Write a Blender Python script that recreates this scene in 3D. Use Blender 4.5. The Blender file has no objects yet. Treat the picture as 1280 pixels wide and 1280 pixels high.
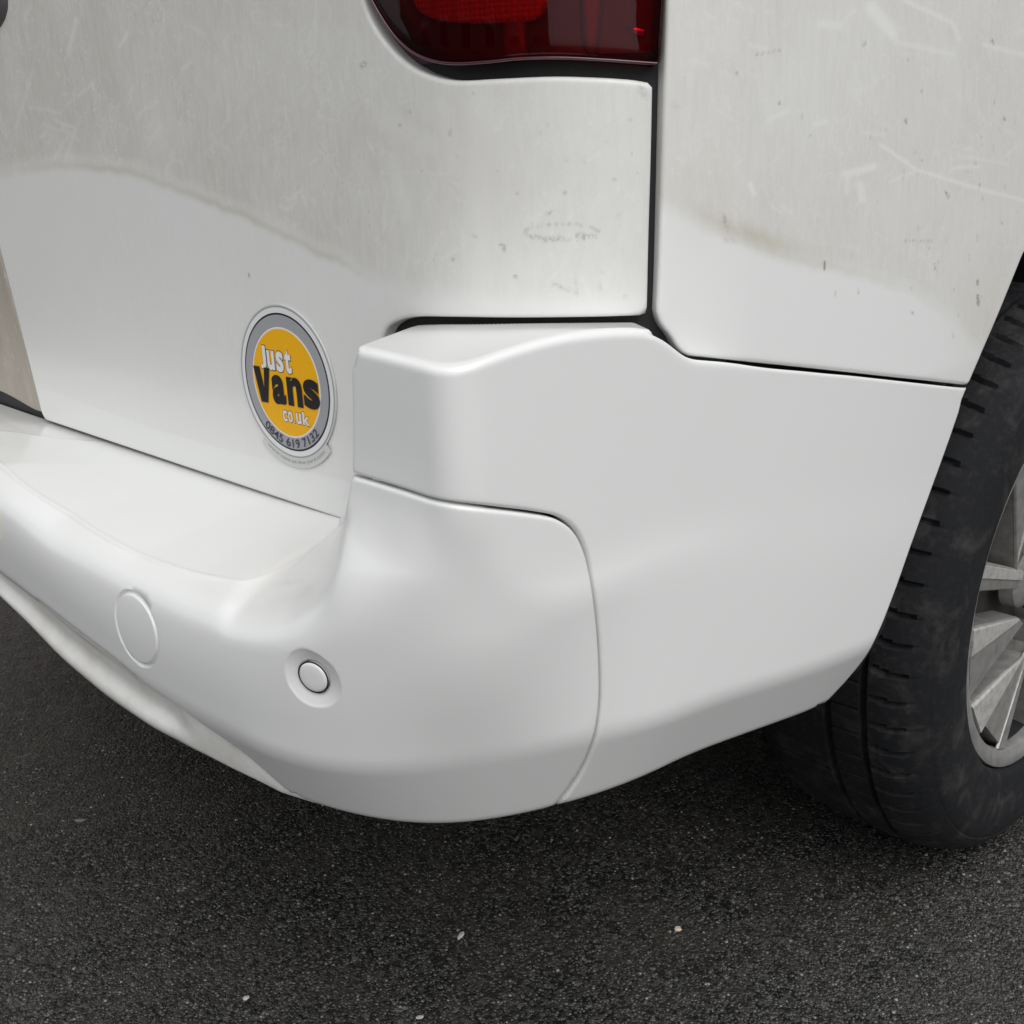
import bpy, math, random
import numpy as np
from mathutils import Vector, Matrix
from mathutils.geometry import delaunay_2d_cdt

random.seed(7)
rng = np.random.default_rng(7)
scene = bpy.context.scene
C = scene.collection

# ------------------------------------------------------------------ camera
F = 1400.0                      # focal length in units of a 1280 pixel wide frame
CAM = np.array([-.455, -.375, .81])
PITCH, ROLL, YAW = map(math.radians, (19.0, 2.2, 46.0))


def cam_axes():
    fw = np.array([math.cos(PITCH) * math.cos(YAW), math.cos(PITCH) * math.sin(YAW), -math.sin(PITCH)])
    rt = np.array([math.sin(YAW), -math.cos(YAW), 0.0])
    dn = np.cross(fw, rt)
    return np.stack([rt * math.cos(ROLL) + dn * math.sin(ROLL), -rt * math.sin(ROLL) + dn * math.cos(ROLL), fw])


M = cam_axes()
cd = bpy.data.cameras.new('camera')
cam = bpy.data.objects.new('camera', cd)
C.objects.link(cam)
rot = Matrix((M[0], -M[1], -M[2])).transposed()
cam.matrix_world = Matrix.Translation(Vector(CAM)) @ rot.to_4x4()
cd.sensor_width = 36.0
cd.lens = 36.0 * F / 1280.0
cd.clip_start = .02
cd.clip_end = 400
scene.camera = cam

# ------------------------------------------------------------------ light
SUN_ELEV, SUN_AZ = math.radians(55), math.radians(-112)     # direction towards the sun, azimuth from +X to +Y
world = bpy.data.worlds.new('World')
scene.world = world
world.use_nodes = True
wn = world.node_tree.nodes
wl = world.node_tree.links
bg = wn['Background']
sky = wn.new('ShaderNodeTexSky')
sky.sky_type = 'NISHITA'
sky.sun_disc = False
sky.sun_elevation = SUN_ELEV
sky.sun_rotation = math.radians(90) - SUN_AZ
sky.air_density = 1.0
sky.dust_density = 1.5
hs = wn.new('ShaderNodeHueSaturation')
hs.inputs['Saturation'].default_value = 0.18
wl.new(sky.outputs[0], hs.inputs['Color'])
wl.new(hs.outputs[0], bg.inputs['Color'])
bg.inputs['Strength'].default_value = 0.15
sd = bpy.data.lights.new('sun', 'SUN')
sd.energy = 1.2
sd.angle = math.radians(60)
sd.color = (1.0, .992, .968)
sun = bpy.data.objects.new('sun', sd)
C.objects.link(sun)
sdir = Vector((math.cos(SUN_ELEV) * math.cos(SUN_AZ), math.cos(SUN_ELEV) * math.sin(SUN_AZ), math.sin(SUN_ELEV)))
sun.rotation_euler = (-sdir).to_track_quat('-Z', 'Y').to_euler()
scene.view_settings.view_transform = 'Standard'
scene.view_settings.look = 'None'
scene.view_settings.exposure = 0.30
scene.view_settings.gamma = 1.0
scene.view_settings.use_curve_mapping = False
scene.cycles.max_bounces = 8

# ------------------------------------------------------------------ projection helpers


def ray(u, v):
    return np.array([u - 640.0, v - 640.0, F]) @ M


def onx(u, v, x):
    d = ray(u, v)
    return CAM + d * (x - CAM[0]) / d[0]


def ony(u, v, y):
    d = ray(u, v)
    return CAM + d * (y - CAM[1]) / d[1]


def onz(u, v, z):
    d = ray(u, v)
    return CAM + d * (z - CAM[2]) / d[2]


def project(P):
    c = (np.asarray(P, float) - CAM) @ M.T
    w = np.where(c[..., 2] > .02, c[..., 2], .02)
    return c[..., :2] / w[..., None] * F + 640.0


# ------------------------------------------------------------------ materials
def mat(name, base=(.8, .8, .8), rough=.5, metal=0.0, coat=0.0, spec=.5):
    m = bpy.data.materials.new(name)
    m.use_nodes = True
    b = m.node_tree.nodes['Principled BSDF']
    b.inputs['Base Color'].default_value = (*base, 1)
    b.inputs['Roughness'].default_value = rough
    b.inputs['Metallic'].default_value = metal
    b.inputs['Coat Weight'].default_value = coat
    b.inputs['Coat Roughness'].default_value = .04
    b.inputs['Specular IOR Level'].default_value = spec
    return m


class NT:
    def __init__(s, m):
        s.t = m.node_tree
        s.b = s.t.nodes['Principled BSDF']

    def n(s, kind, **kw):
        o = s.t.nodes.new('ShaderNode' + kind)
        for k, v in kw.items():
            setattr(o, k, v)
        return o

    def l(s, a, b):
        s.t.links.new(a, b)

    def noise(s, vec, scale, detail=4, rough=.55, dist=0):
        o = s.n('TexNoise')
        o.inputs['Scale'].default_value = scale
        o.inputs['Detail'].default_value = detail
        o.inputs['Roughness'].default_value = rough
        o.inputs['Distortion'].default_value = dist
        if vec is not None:
            s.l(vec, o.inputs['Vector'])
        return o.outputs['Fac']

    def ramp(s, fac, stops):
        o = s.n('ValToRGB')
        e = o.color_ramp.elements
        while len(e) < len(stops):
            e.new(.5)
        for el, (p, c) in zip(e, stops):
            el.position = p
            el.color = (*c, 1) if isinstance(c, tuple) else (c, c, c, 1)
        s.l(fac, o.inputs['Fac'])
        return o.outputs['Color']

    def math(s, op, a, b=0.0, clamp=False):
        o = s.n('Math', operation=op, use_clamp=clamp)
        for i, x in enumerate((a, b)):
            if isinstance(x, (int, float)):
                o.inputs[i].default_value = x
            else:
                s.l(x, o.inputs[i])
        return o.outputs[0]

    def mix(s, fac, a, b):
        o = s.n('Mix', data_type='RGBA')
        for i, x in ((0, fac), (6, a), (7, b)):
            if isinstance(x, (int, float)):
                o.inputs[i].default_value = x
            elif isinstance(x, tuple):
                o.inputs[i].default_value = (*x, 1)
            else:
                s.l(x, o.inputs[i])
        return o.outputs[2]

    def bump(s, h, strength, dist=.001):
        o = s.n('Bump')
        o.inputs['Strength'].default_value = strength
        o.inputs['Distance'].default_value = dist
        s.l(h, o.inputs['Height'])
        s.l(o.outputs[0], s.b.inputs['Normal'])
        return o

    def coord(s, scale=(1, 1, 1)):
        g = s.n('NewGeometry')
        m = s.n('Mapping')
        m.inputs['Scale'].default_value = scale
        s.l(g.outputs['Position'], m.inputs['Vector'])
        return m.outputs[0]

    def attr(s, name):
        o = s.n('Attribute')
        o.attribute_name = name
        return o.outputs['Fac']


def paint_material(name, dirty):
    m = mat(name, (.78, .785, .77), .36, coat=.65)
    m.node_tree.nodes['Principled BSDF'].inputs['Coat Roughness'].default_value = .09
    t = NT(m)
    p = t.coord()
    tone = t.noise(p, 3.0, 3)
    col = t.mix(t.math('MULTIPLY', tone, .5), (.80, .805, .785), (.765, .77, .75))
    if dirty:
        ver = t.coord((1, 1, .22))
        streak = t.noise(ver, 210, 6, .75, .4)
        grain = t.noise(p, 900, 2, .6)
        cloud = t.noise(p, 9, 6, .62, .3)
        film = t.attr('film')
        scuff = t.attr('scuff')
        mark = t.attr('mark')
        stain = t.attr('stain')
        f1 = t.math('MULTIPLY', t.math('MULTIPLY', film, 1.0), t.math('ADD', t.math('MULTIPLY', cloud, 1.1), .25), True)
        f2 = t.math('MULTIPLY', f1, t.ramp(t.math('ADD', t.math('MULTIPLY', streak, .8), t.math('MULTIPLY', grain, .3)), [(.40, .05), (.80, 1.0)]), True)
        col = t.mix(t.math('MULTIPLY', f1, .50, True), col, (.50, .46, .39))
        col = t.mix(t.math('MULTIPLY', f2, .50, True), col, (.42, .39, .34))
        col = t.mix(t.math('MULTIPLY', scuff, t.math('ADD', streak, .35), True), col, (.84, .84, .82))
        n1 = t.noise(t.coord((1, 1, .8)), 26, 3, .6, 1.6)
        n2 = t.noise(t.coord((1, 1, .55)), 55, 2, .6, 2.5)
        ln1 = t.math('SUBTRACT', 1.0, t.math('MULTIPLY', t.math('ABSOLUTE', t.math('SUBTRACT', n1, .5)), 70.0), True)
        ln2 = t.math('SUBTRACT', 1.0, t.math('MULTIPLY', t.math('ABSOLUTE', t.math('SUBTRACT', n2, .56)), 60.0), True)
        lines = t.math('MULTIPLY', t.math('MAXIMUM', ln1, ln2), t.math('MULTIPLY', f1, t.math('GREATER_THAN', t.noise(p, 17, 3), .5)), True)
        col = t.mix(t.math('MULTIPLY', lines, .45), col, (.82, .82, .80))
        col = t.mix(t.math('MULTIPLY', stain, t.math('ADD', t.math('MULTIPLY', cloud, .9), .1), True), col, (.46, .41, .30))
        col = t.mix(t.math('MULTIPLY', mark, t.math('MULTIPLY', t.math('SUBTRACT', t.noise(p, 520, 3, .7), .36, True), 5.0, True), True), col, (.13, .12, .11))
        # fine specks of dirt thrown up by the wheel
        sp = t.n('TexVoronoi')
        sp.inputs['Scale'].default_value = 150
        t.l(t.coord((1, 1, .6)), sp.inputs['Vector'])
        dots = t.math('LESS_THAN', sp.outputs['Distance'], .13)
        den = t.math('GREATER_THAN', t.noise(p, 14, 3), .60)
        spk = t.math('MULTIPLY', t.math('MULTIPLY', dots, den), t.math('MULTIPLY', t.attr('speck'), 1.0), True)
        col = t.mix(t.math('MULTIPLY', spk, .6), col, (.16, .15, .12))
        t.l(t.math('ADD', t.math('MULTIPLY', f1, .25), .32), t.b.inputs['Roughness'])
        t.l(t.math('SUBTRACT', .5, t.math('MULTIPLY', f1, .45), True), t.b.inputs['Coat Weight'])
        t.l(t.math('ADD', t.math('MULTIPLY', f1, .3), .10), t.b.inputs['Coat Roughness'])
    t.l(col, t.b.inputs['Base Color'])
    t.bump(t.noise(p, 420, 2), .015, .0004)
    return m


M_PAINT = paint_material('white_paint', False)
M_DIRTY = paint_material('dusty_white_paint', True)
M_BLACK = mat('black_rubber', (.012, .012, .013), .6)
M_DARK = mat('dark_underbody', (.006, .006, .008), .8)
M_GREY = mat('grimy_grey_plastic', (.09, .085, .085), .55)

M_GRIME = mat('grime_coated_panel', (.4, .36, .31), .55)
t = NT(M_GRIME)
c = t.mix(t.noise(t.coord((1, 1, .35)), 30, 6, .7), (.50, .46, .40), (.27, .235, .195))
c = t.mix(t.math('MULTIPLY', t.math('GREATER_THAN', t.noise(t.coord((1, 1, .4)), 120, 4, .7), .6), .35), c, (.60, .57, .52))
t.l(c, t.b.inputs['Base Color'])

M_TYRE = mat('tyre_rubber', (.03, .031, .033), .85, spec=.3)
t = NT(M_TYRE)
g1 = t.noise(t.coord(), 22, 6, .68, .6)
g2 = t.noise(t.coord(), 140, 4, .7)
c = t.mix(t.ramp(g1, [(.50, 0.0), (.80, .9)]), (.008, .0085, .010), (.060, .058, .056))
c = t.mix(t.math('MULTIPLY', t.ramp(g2, [(.5, 0.0), (.8, 1.0)]), .12), c, (.12, .115, .11))
t.l(c, t.b.inputs['Base Color'])
t.bump(g2, .25, .001)

M_RIM = mat('wheel_grey_paint', (.26, .25, .235), .42, .35, coat=.2)
t = NT(M_RIM)
c = t.mix(t.ramp(t.noise(t.coord(), 60, 5, .7), [(.4, 0.0), (.75, 1.0)]), (.33, .325, .31), (.20, .19, .175))
t.l(c, t.b.inputs['Base Color'])
M_FACE = mat('machined_wheel_face', (.6, .59, .56), .5, .25)
t = NT(M_FACE)
c = t.mix(t.ramp(t.noise(t.coord(), 90, 5, .75), [(.45, 0.0), (.75, 1.0)]), (.52, .51, .485), (.30, .28, .255))
t.l(c, t.b.inputs['Base Color'])


def lens_material():
    m = bpy.data.materials.new('dark_red_lens')
    m.use_nodes = True
    nt = m.node_tree
    nt.nodes.remove(nt.nodes['Principled BSDF'])
    out = nt.nodes['Material Output']
    tr = nt.nodes.new('ShaderNodeBsdfTransparent')
    tr.inputs[0].default_value = (.75, .040, .10, 1)
    gl = nt.nodes.new('ShaderNodeBsdfGlossy')
    gl.inputs['Roughness'].default_value = .03
    gl.inputs[0].default_value = (.42, .38, .40, 1)
    fr = nt.nodes.new('ShaderNodeFresnel')
    fr.inputs[0].default_value = 1.5
    mx = nt.nodes.new('ShaderNodeMixShader')
    nt.links.new(fr.outputs[0], mx.inputs[0])
    nt.links.new(tr.outputs[0], mx.inputs[1])
    nt.links.new(gl.outputs[0], mx.inputs[2])
    nt.links.new(mx.outputs[0], out.inputs['Surface'])
    return m


M_LENS = lens_material()
M_LRIM = mat('lens_edge_red', (.05, .003, .009), .3, coat=1)
M_HOUSE = mat('lamp_housing_dark', (.07, .012, .028), .35, coat=.2)
M_CHROME = mat('lamp_reflector_chrome', (.75, .72, .72), .12, .9)
M_REFL = mat('red_reflector', (.75, .03, .05), .2, coat=1)
t = NT(M_REFL)
v = t.n('TexVoronoi')
v.inputs['Scale'].default_value = 330
v.inputs['Randomness'].default_value = .15
t.l(t.coord(), v.inputs['Vector'])
t.l(t.ramp(v.outputs['Distance'], [(.1, (1.0, .08, .07)), (.6, (.62, .03, .035))]), t.b.inputs['Base Color'])
t.bump(v.outputs['Distance'], .8, .002)


def flat(name, col, rough=.45):
    return mat(name, col, rough, spec=.25)


M_ORANGE = flat('sticker_orange', (.86, .43, .004))
M_SILVER = flat('sticker_silver', (.34, .345, .36))
M_SWHITE = flat('sticker_white', (.74, .74, .75))
M_SBLACK = flat('sticker_black', (.012, .011, .014))
M_SBLUE = flat('sticker_navy', (.05, .05, .09))
M_SCLEAR = flat('sticker_clear_edge', (.60, .605, .59))
M_SGREY = flat('sticker_grey_text', (.33, .33, .32))
M_YELLOW = flat('plate_yellow', (.75, .55, .04))

M_ASPHALT = mat('wet_dark_asphalt', (.05, .05, .05), .6, spec=.6)
t = NT(M_ASPHALT)
p = t.coord()
vo = t.n('TexVoronoi')
vo.inputs['Scale'].default_value = 230
t.l(p, vo.inputs['Vector'])
vs = t.n('TexVoronoi')
vs.inputs['Scale'].default_value = 520
t.l(p, vs.inputs['Vector'])
sep = t.n('SeparateColor')
t.l(vo.outputs['Color'], sep.inputs[0])
c = t.mix(t.ramp(sep.outputs[0], [(.35, 0.0), (.97, 1.0)]), (.011, .0108, .010), (.066, .064, .060))
c = t.mix(t.math('GREATER_THAN', sep.outputs[1], .985), c, (.15, .145, .13))
c = t.mix(t.math('MULTIPLY', t.ramp(t.noise(p, 7, 6, .65), [(.42, 0.0), (.7, 1.0)]), .6), c, (.062, .056, .047))
t.l(c, t.b.inputs['Base Color'])
t.l(t.ramp(t.noise(p, 9, 4), [(.3, .26), (.75, .50)]), t.b.inputs['Roughness'])
hh = t.math('ADD', t.math('MULTIPLY', vo.outputs['Distance'], -1.0), t.math('MULTIPLY', vs.outputs['Distance'], -.5))
hh = t.math('ADD', hh, t.math('MULTIPLY', t.noise(p, 25, 2, .5), .5))
t.bump(hh, .55, .003)
M_STONE = mat('asphalt_aggregate', (.09, .088, .083), .42, spec=.6)
t = NT(M_STONE)
oi = t.attr('tint')
t.l(t.ramp(oi, [(0.0, (.012, .0118, .011)), (.8, (.066, .064, .060)), (.975, (.11, .106, .098)), (1.0, (.30, .28, .25))]), t.b.inputs['Base Color'])


# ------------------------------------------------------------------ object helpers
def mesh_obj(name, V, Fc, material, parent=None, smooth=True, mats=None, fm=None):
    me = bpy.data.meshes.new(name)
    me.from_pydata([tuple(map(float, v)) for v in V], [], [tuple(int(i) for i in f) for f in Fc])
    if smooth:
        me.polygons.foreach_set('use_smooth', [True] * len(me.polygons))
    for mm in (mats or [material]):
        me.materials.append(mm)
    if fm is not None:
        me.polygons.foreach_set('material_index', fm)
    me.update()
    o = bpy.data.objects.new(name, me)
    C.objects.link(o)
    if parent is not None:
        o.parent = parent
    return o


def empty(name, label, cat, loc=(0, 0, 0)):
    o = bpy.data.objects.new(name, None)
    C.objects.link(o)
    o.location = loc
    o['label'] = label
    o['category'] = cat
    return o


def sharp(o, deg=40):
    me = o.data
    me.set_sharp_from_angle(angle=math.radians(deg))


# ------------------------------------------------------------------ surfaces
def gauss(y, sig):
    if sig <= 0:
        return y
    n = int(3 * sig) + 1
    k = np.exp(-.5 * (np.arange(-n, n + 1) / sig) ** 2)
    k /= k.sum()
    yp = np.concatenate([2 * y[0] - y[n:0:-1], y, 2 * y[-1] - y[-2:-n - 2:-1]])
    return np.convolve(yp, k, 'valid')


class Surf:
    """dense grid P[i, j] over domain a in [0, 1], b in [0, 1]"""

    def __init__(s, P, flip=False):
        s.P = P
        s.na, s.nb = P.shape[:2]
        da = np.gradient(P, axis=0)
        db = np.gradient(P, axis=1)
        n = np.cross(da, db)
        n /= np.linalg.norm(n, axis=2)[..., None] + 1e-12
        if flip:
            n = -n
        s.N = n
        s.Q = project(P)
        s.front = (n * (CAM - P)).sum(2) > 0
        s.La = np.linalg.norm(np.diff(P, axis=0), axis=2).sum(0).mean()
        s.Lb = np.linalg.norm(np.diff(P, axis=1), axis=2).sum(1).mean()

    def ev(s, G, ab):
        ab = np.asarray(ab, float)
        x = np.clip(ab[:, 0], 0, 1) * (s.na - 1)
        y = np.clip(ab[:, 1], 0, 1) * (s.nb - 1)
        i = np.minimum(x.astype(int), s.na - 2)
        j = np.minimum(y.astype(int), s.nb - 2)
        fx = (x - i)[:, None]
        fy = (y - j)[:, None]
        return G[i, j] * (1 - fx) * (1 - fy) + G[i + 1, j] * fx * (1 - fy) + G[i, j + 1] * (1 - fx) * fy + G[i + 1, j + 1] * fx * fy

    def inv(s, pts, brange=(0, 1)):
        j0, j1 = int(brange[0] * (s.nb - 1)), int(brange[1] * (s.nb - 1)) + 1
        Q = s.Q[:, j0:j1]
        fr = s.front[:, j0:j1]
        out = []
        for q in pts:
            d = ((Q - q) ** 2).sum(2) + np.where(fr, 0, 1e5)
            k = np.unravel_index(np.argmin(d), d.shape)
            ab = np.array([k[0] / (s.na - 1), (k[1] + j0) / (s.nb - 1)])
            for _ in range(6):
                e = 1e-3
                b0 = np.clip(ab, e, 1 - e)
                T = np.array([ab, b0 + [e, 0], b0 - [e, 0], b0 + [0, e], b0 - [0, e]])
                W = project(s.ev(s.P, T))
                J = np.stack([(W[1] - W[2]) / (2 * e), (W[3] - W[4]) / (2 * e)], 1)
                r = q - W[0]
                if abs(r).max() < .02:
                    break
                try:
                    st = np.linalg.solve(J.T @ J + np.eye(2) * 1e-3 * np.trace(J.T @ J), J.T @ r)
                except np.linalg.LinAlgError:
                    break
                m = np.abs(st).max()
                if m > .02:
                    st *= .02 / m
                ab = np.clip(ab + st, 0, 1)
            out.append(ab)
        return np.array(out)


def dense(pts, step=5.0, closed=False):
    """centripetal Catmull-Rom through image points"""
    p = np.array(pts, float)
    if len(p) == 2:
        n = max(2, int(np.linalg.norm(p[1] - p[0]) / step))
        return p[0] + (p[1] - p[0]) * np.linspace(0, 1, n)[:, None]
    P = np.vstack([2 * p[0] - p[1], p, 2 * p[-1] - p[-2]])
    out = []
    for i in range(1, len(P) - 2):
        a, b, c, d = P[i - 1:i + 3]
        t0 = 0
        t1 = t0 + max(np.linalg.norm(b - a), 1e-6) ** .5
        t2 = t1 + max(np.linalg.norm(c - b), 1e-6) ** .5
        t3 = t2 + max(np.linalg.norm(d - c), 1e-6) ** .5
        n = max(2, int(np.linalg.norm(c - b) / step) + 1)
        t = np.linspace(t1, t2, n, endpoint=False)[:, None]
        A1 = (t1 - t) / (t1 - t0) * a + (t - t0) / (t1 - t0) * b
        A2 = (t2 - t) / (t2 - t1) * b + (t - t1) / (t2 - t1) * c
        A3 = (t3 - t) / (t3 - t2) * c + (t - t2) / (t3 - t2) * d
        B1 = (t2 - t) / (t2 - t0) * A1 + (t - t0) / (t2 - t0) * A2
        B2 = (t3 - t) / (t3 - t1) * A2 + (t - t1) / (t3 - t1) * A3
        out.append((t2 - t) / (t2 - t1) * B1 + (t - t1) / (t2 - t1) * B2)
    out.append(P[-2][None])
    return np.vstack(out)


def resample(P, step, closed=True):
    if closed:
        P = np.vstack([P, P[:1]])
    L = np.linalg.norm(np.diff(P, axis=0), axis=1)
    keep = np.concatenate([[True], L > 1e-7])
    P = P[keep]
    L = np.linalg.norm(np.diff(P, axis=0), axis=1)
    s = np.concatenate([[0], np.cumsum(L)])
    n = max(8, int(s[-1] / step))
    q = np.linspace(0, s[-1], n, endpoint=not closed)
    return np.stack([np.interp(q, s, P[:, k]) for k in range(P.shape[1])], 1)


def boundary_dist(X, B, chunk=2000):
    """distance from points X to the closed polyline B (any dimension), and index"""
    A0 = B
    A1 = np.roll(B, -1, 0)
    E = A1 - A0
    EE = (E * E).sum(1) + 1e-18
    out = np.empty(len(X))
    for i in range(0, len(X), chunk):
        x = X[i:i + chunk, None, :] - A0[None]
        tt = np.clip((x * E[None]).sum(2) / EE[None], 0, 1)
        d = x - tt[..., None] * E[None]
        out[i:i + chunk] = np.sqrt((d * d).sum(2).min(1))
    return out


def inside(X, B):
    x, y = X[:, 0], X[:, 1]
    r = np.zeros(len(X), bool)
    j = len(B) - 1
    for i in range(len(B)):
        xi, yi = B[i]
        xj, yj = B[j]
        if yi != yj:
            c = ((yi > y) != (yj > y)) & (x < (xj - xi) * (y - yi) / (yj - yi) + xi)
            r ^= c
        j = i
    return r


def panel(name, S, segs, material, parent, inset=.0012, r=.0025, depth=.012, h=.006, off=0.0, brange=(0, 1),
          marks=None, holes=(), post=None, bstep=.004, fine=None, lat=None, extra=None):
    """segs: list of ('i', image points) smooth runs or ('p', domain points) that join into one closed outline"""
    run = []
    for kind, pts in segs:
        if kind == 'i':
            run.append(S.inv(dense(pts), brange))
        elif kind == 's':
            run.append(S.inv(dense(pts, 12.0), brange))
        else:
            q = np.array(pts, float)
            if len(q) > 1:
                k = np.linspace(0, len(q) - 1, 40 * (len(q) - 1) + 1)
                q = np.stack([np.interp(k, np.arange(len(q)), q[:, m]) for m in (0, 1)], 1)
            run.append(q)
    ab = np.vstack(run)
    sc = np.array([S.La, S.Lb])
    B = resample(ab * sc, bstep) / sc
    if ((B[:, 0] * np.roll(B[:, 1], -1) - np.roll(B[:, 0], -1) * B[:, 1]).sum()) < 0:
        B = B[::-1]

    def jac(ab):
        e = 2e-3
        lo = np.clip(ab, e, 1 - e)
        Ja = (S.ev(S.P, lo + [e, 0]) - S.ev(S.P, lo - [e, 0])) / (2 * e)
        Jb = (S.ev(S.P, lo + [0, e]) - S.ev(S.P, lo - [0, e])) / (2 * e)
        return Ja, Jb

    def shift(B, dist):
        """move the outline inward by a real distance"""
        Ja, Jb = jac(B)
        T2 = np.roll(B, -1, 0) - np.roll(B, 1, 0)
        T = T2[:, :1] * Ja + T2[:, 1:] * Jb
        T /= np.linalg.norm(T, axis=1)[:, None] + 1e-12
        N = np.cross(Ja, Jb)
        N /= np.linalg.norm(N, axis=1)[:, None] + 1e-12
        I = np.cross(N, T)
        aa, abm, bb = (Ja * Ja).sum(1), (Ja * Jb).sum(1), (Jb * Jb).sum(1)
        ia, ib = (I * Ja).sum(1), (I * Jb).sum(1)
        det = aa * bb - abm ** 2 + 1e-12
        da = (bb * ia - abm * ib) / det
        db = (aa * ib - abm * ia) / det
        st = np.stack([da, db], 1) * dist
        return B + np.clip(st, -.05, .05)
    if inset:
        B = shift(B, inset)
        B = resample(B * sc, bstep) / sc
    B = np.clip(B, 0, 1)
    P3 = S.ev(S.P, B)
    verts = [B]
    for k in (.12, .35, .7, 1.15, 2.0):
        R = np.clip(shift(B, r * k), 0, 1)
        D = boundary_dist(S.ev(S.P, R), P3)
        ok = (D > r * k * .9) & inside(R, B)
        verts.append(R[ok])
    nb0 = len(B)
    lo, hi = B.min(0), B.max(0)
    hh = h

    def lattice(step):
        ga = np.arange(lo[0], hi[0], step / S.La)
        gb = np.arange(lo[1], hi[1], step / S.Lb)
        G = np.stack(np.meshgrid(ga, gb, indexing='ij'), 2)
        G[1::2, :, 1] += .5 * step / S.Lb
        G = G.reshape(-1, 2)
        return G
    G = lattice(hh)
    if fine is not None:      # finer lattice where the domain is seen close up
        Gf = lattice(fine[0])
        Gq = project(S.ev(S.P, Gf))
        vis = (Gq[:, 0] > -60) & (Gq[:, 0] < 1340) & (Gq[:, 1] > -60) & (Gq[:, 1] < 1340)
        Gq = project(S.ev(S.P, G))
        vis2 = (Gq[:, 0] > -60) & (Gq[:, 0] < 1340) & (Gq[:, 1] > -60) & (Gq[:, 1] < 1340)
        G = np.vstack([Gf[vis], G[~vis2]])
    if lat is not None:
        G = np.stack(np.meshgrid(lat[0], lat[1], indexing='ij'), 2).reshape(-1, 2)
    if extra is not None:
        X3, rad_, Xp = extra
        G3 = S.ev(S.P, G)
        for c3, rr_ in zip(X3, rad_):
            keep_ = np.linalg.norm(G3 - c3, axis=1) > rr_
            G, G3 = G[keep_], G3[keep_]
        verts.append(Xp)
    G = G[inside(G, B)]
    D = boundary_dist(S.ev(S.P, G), P3)
    G = G[D > r * 2.6]
    verts.append(G)
    V2 = np.vstack(verts)
    edges = [(i, (i + 1) % nb0) for i in range(nb0)]
    hv, he = [], []
    vs, es, fs, *_ = delaunay_2d_cdt([Vector(v * sc) for v in V2], edges, [], 1, 1e-7)
    V2 = np.array([v[:] for v in vs]) / sc
    fs = [tuple(f) for f in fs]
    P = S.ev(S.P, V2)
    N = S.ev(S.N, V2)
    N /= np.linalg.norm(N, axis=1)[:, None]
    D = boundary_dist(P, P3)
    x = np.clip(r - D, 0, r)
    drop = r - np.sqrt(np.maximum(r * r - x * x, 0))
    P0 = P.copy()
    P = P + N * (off - drop)[:, None]
    if post is not None:
        P = post(P0, P, N, V2)
    # orient faces along N
    fa = np.array([f for f in fs if len(f) == 3])
    n = np.cross(P[fa[:, 1]] - P[fa[:, 0]], P[fa[:, 2]] - P[fa[:, 0]])
    fl = (n * N[fa[:, 0]]).sum(1) < 0
    fa[fl] = fa[fl][:, ::-1]
    # boundary wall
    cnt = {}
    for f in fa:
        for a, b in ((f[0], f[1]), (f[1], f[2]), (f[2], f[0])):
            cnt[(a, b)] = 1
    bd = [(a, b) for (a, b) in cnt if (b, a) not in cnt]
    bi = {}
    V = list(P)
    for a, b in bd:
        for q in (a, b):
            if q not in bi:
                bi[q] = len(V)
                V.append(P[q] - N[q] * depth)
    faces = [tuple(f) for f in fa] + [(b, a, bi[a], bi[b]) for a, b in bd]
    o = mesh_obj(name, V, faces, material, parent)
    if marks is not None:
        allP = np.vstack([P0, np.zeros((len(V) - len(P0), 3)) + P0.mean(0)])
        for nm, arr in marks(P0, project(P0)).items():
            at = o.data.attributes.new(nm, 'FLOAT', 'POINT')
            full = np.zeros(len(V), np.float32)
            full[:len(P0)] = arr
            at.data.foreach_set('value', full)
    o['bx'] = 0
    del o['bx']
    return o, B


def shell(name, S, a0, a1, b0, b1, back, material, parent, step=8):
    i = np.unique(np.r_[np.arange(int(a0 * (S.na - 1)), int(a1 * (S.na - 1)), step), int(a1 * (S.na - 1))])
    j = np.unique(np.r_[np.arange(int(b0 * (S.nb - 1)), int(b1 * (S.nb - 1)), step), int(b1 * (S.nb - 1))])
    P = (S.P - S.N * back)[np.ix_(i, j)]
    n, m = P.shape[:2]
    fc = [(x * m + y, (x + 1) * m + y, (x + 1) * m + y + 1, x * m + y + 1) for x in range(n - 1) for y in range(m - 1)]
    return mesh_obj(name, P.reshape(-1, 3), fc, material, parent)


# ------------------------------------------------------------------ plan curves of the van
def side_y(x, y0=.0, k=.030):
    return y0 + k * np.clip((.45 - x) / .45, 0, 2) ** 1.6


def rear_x(y, x0=0.0, bow=.06):
    return x0 + bow * ((y - .87) ** 2 - .54 ** 2)


def plan(x0, ra, rb, y0=0.0, k=.030, bow=.06, ymax=1.72, xmax=1.6):
    """plan curve from the far rear corner round the near corner and forward along the side"""
    # corner where the two lines cross
    xc, yc = x0, y0 + k
    for _ in range(20):
        xc = rear_x(yc, x0, bow)
        yc = side_y(xc, y0, k)
    yy = np.linspace(ymax, yc + rb, 260)
    A = np.stack([rear_x(yy, x0, bow), yy], 1)
    xx = np.linspace(xc + ra, xmax, 260)
    B = np.stack([xx, side_y(xx, y0, k)], 1)
    P0, P3 = A[-1], B[0]
    t0 = A[-1] - A[-2]
    t0 /= np.linalg.norm(t0)
    t3 = B[0] - B[1]
    t3 /= np.linalg.norm(t3)
    P1 = P0 + t0 * rb * .60
    P2 = P3 + t3 * ra * .60
    t = np.linspace(0, 1, 120)[1:-1, None]
    K = (1 - t) ** 3 * P0 + 3 * t * (1 - t) ** 2 * P1 + 3 * t * t * (1 - t) * P2 + t ** 3 * P3
    return np.vstack([A, K, B])


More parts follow.
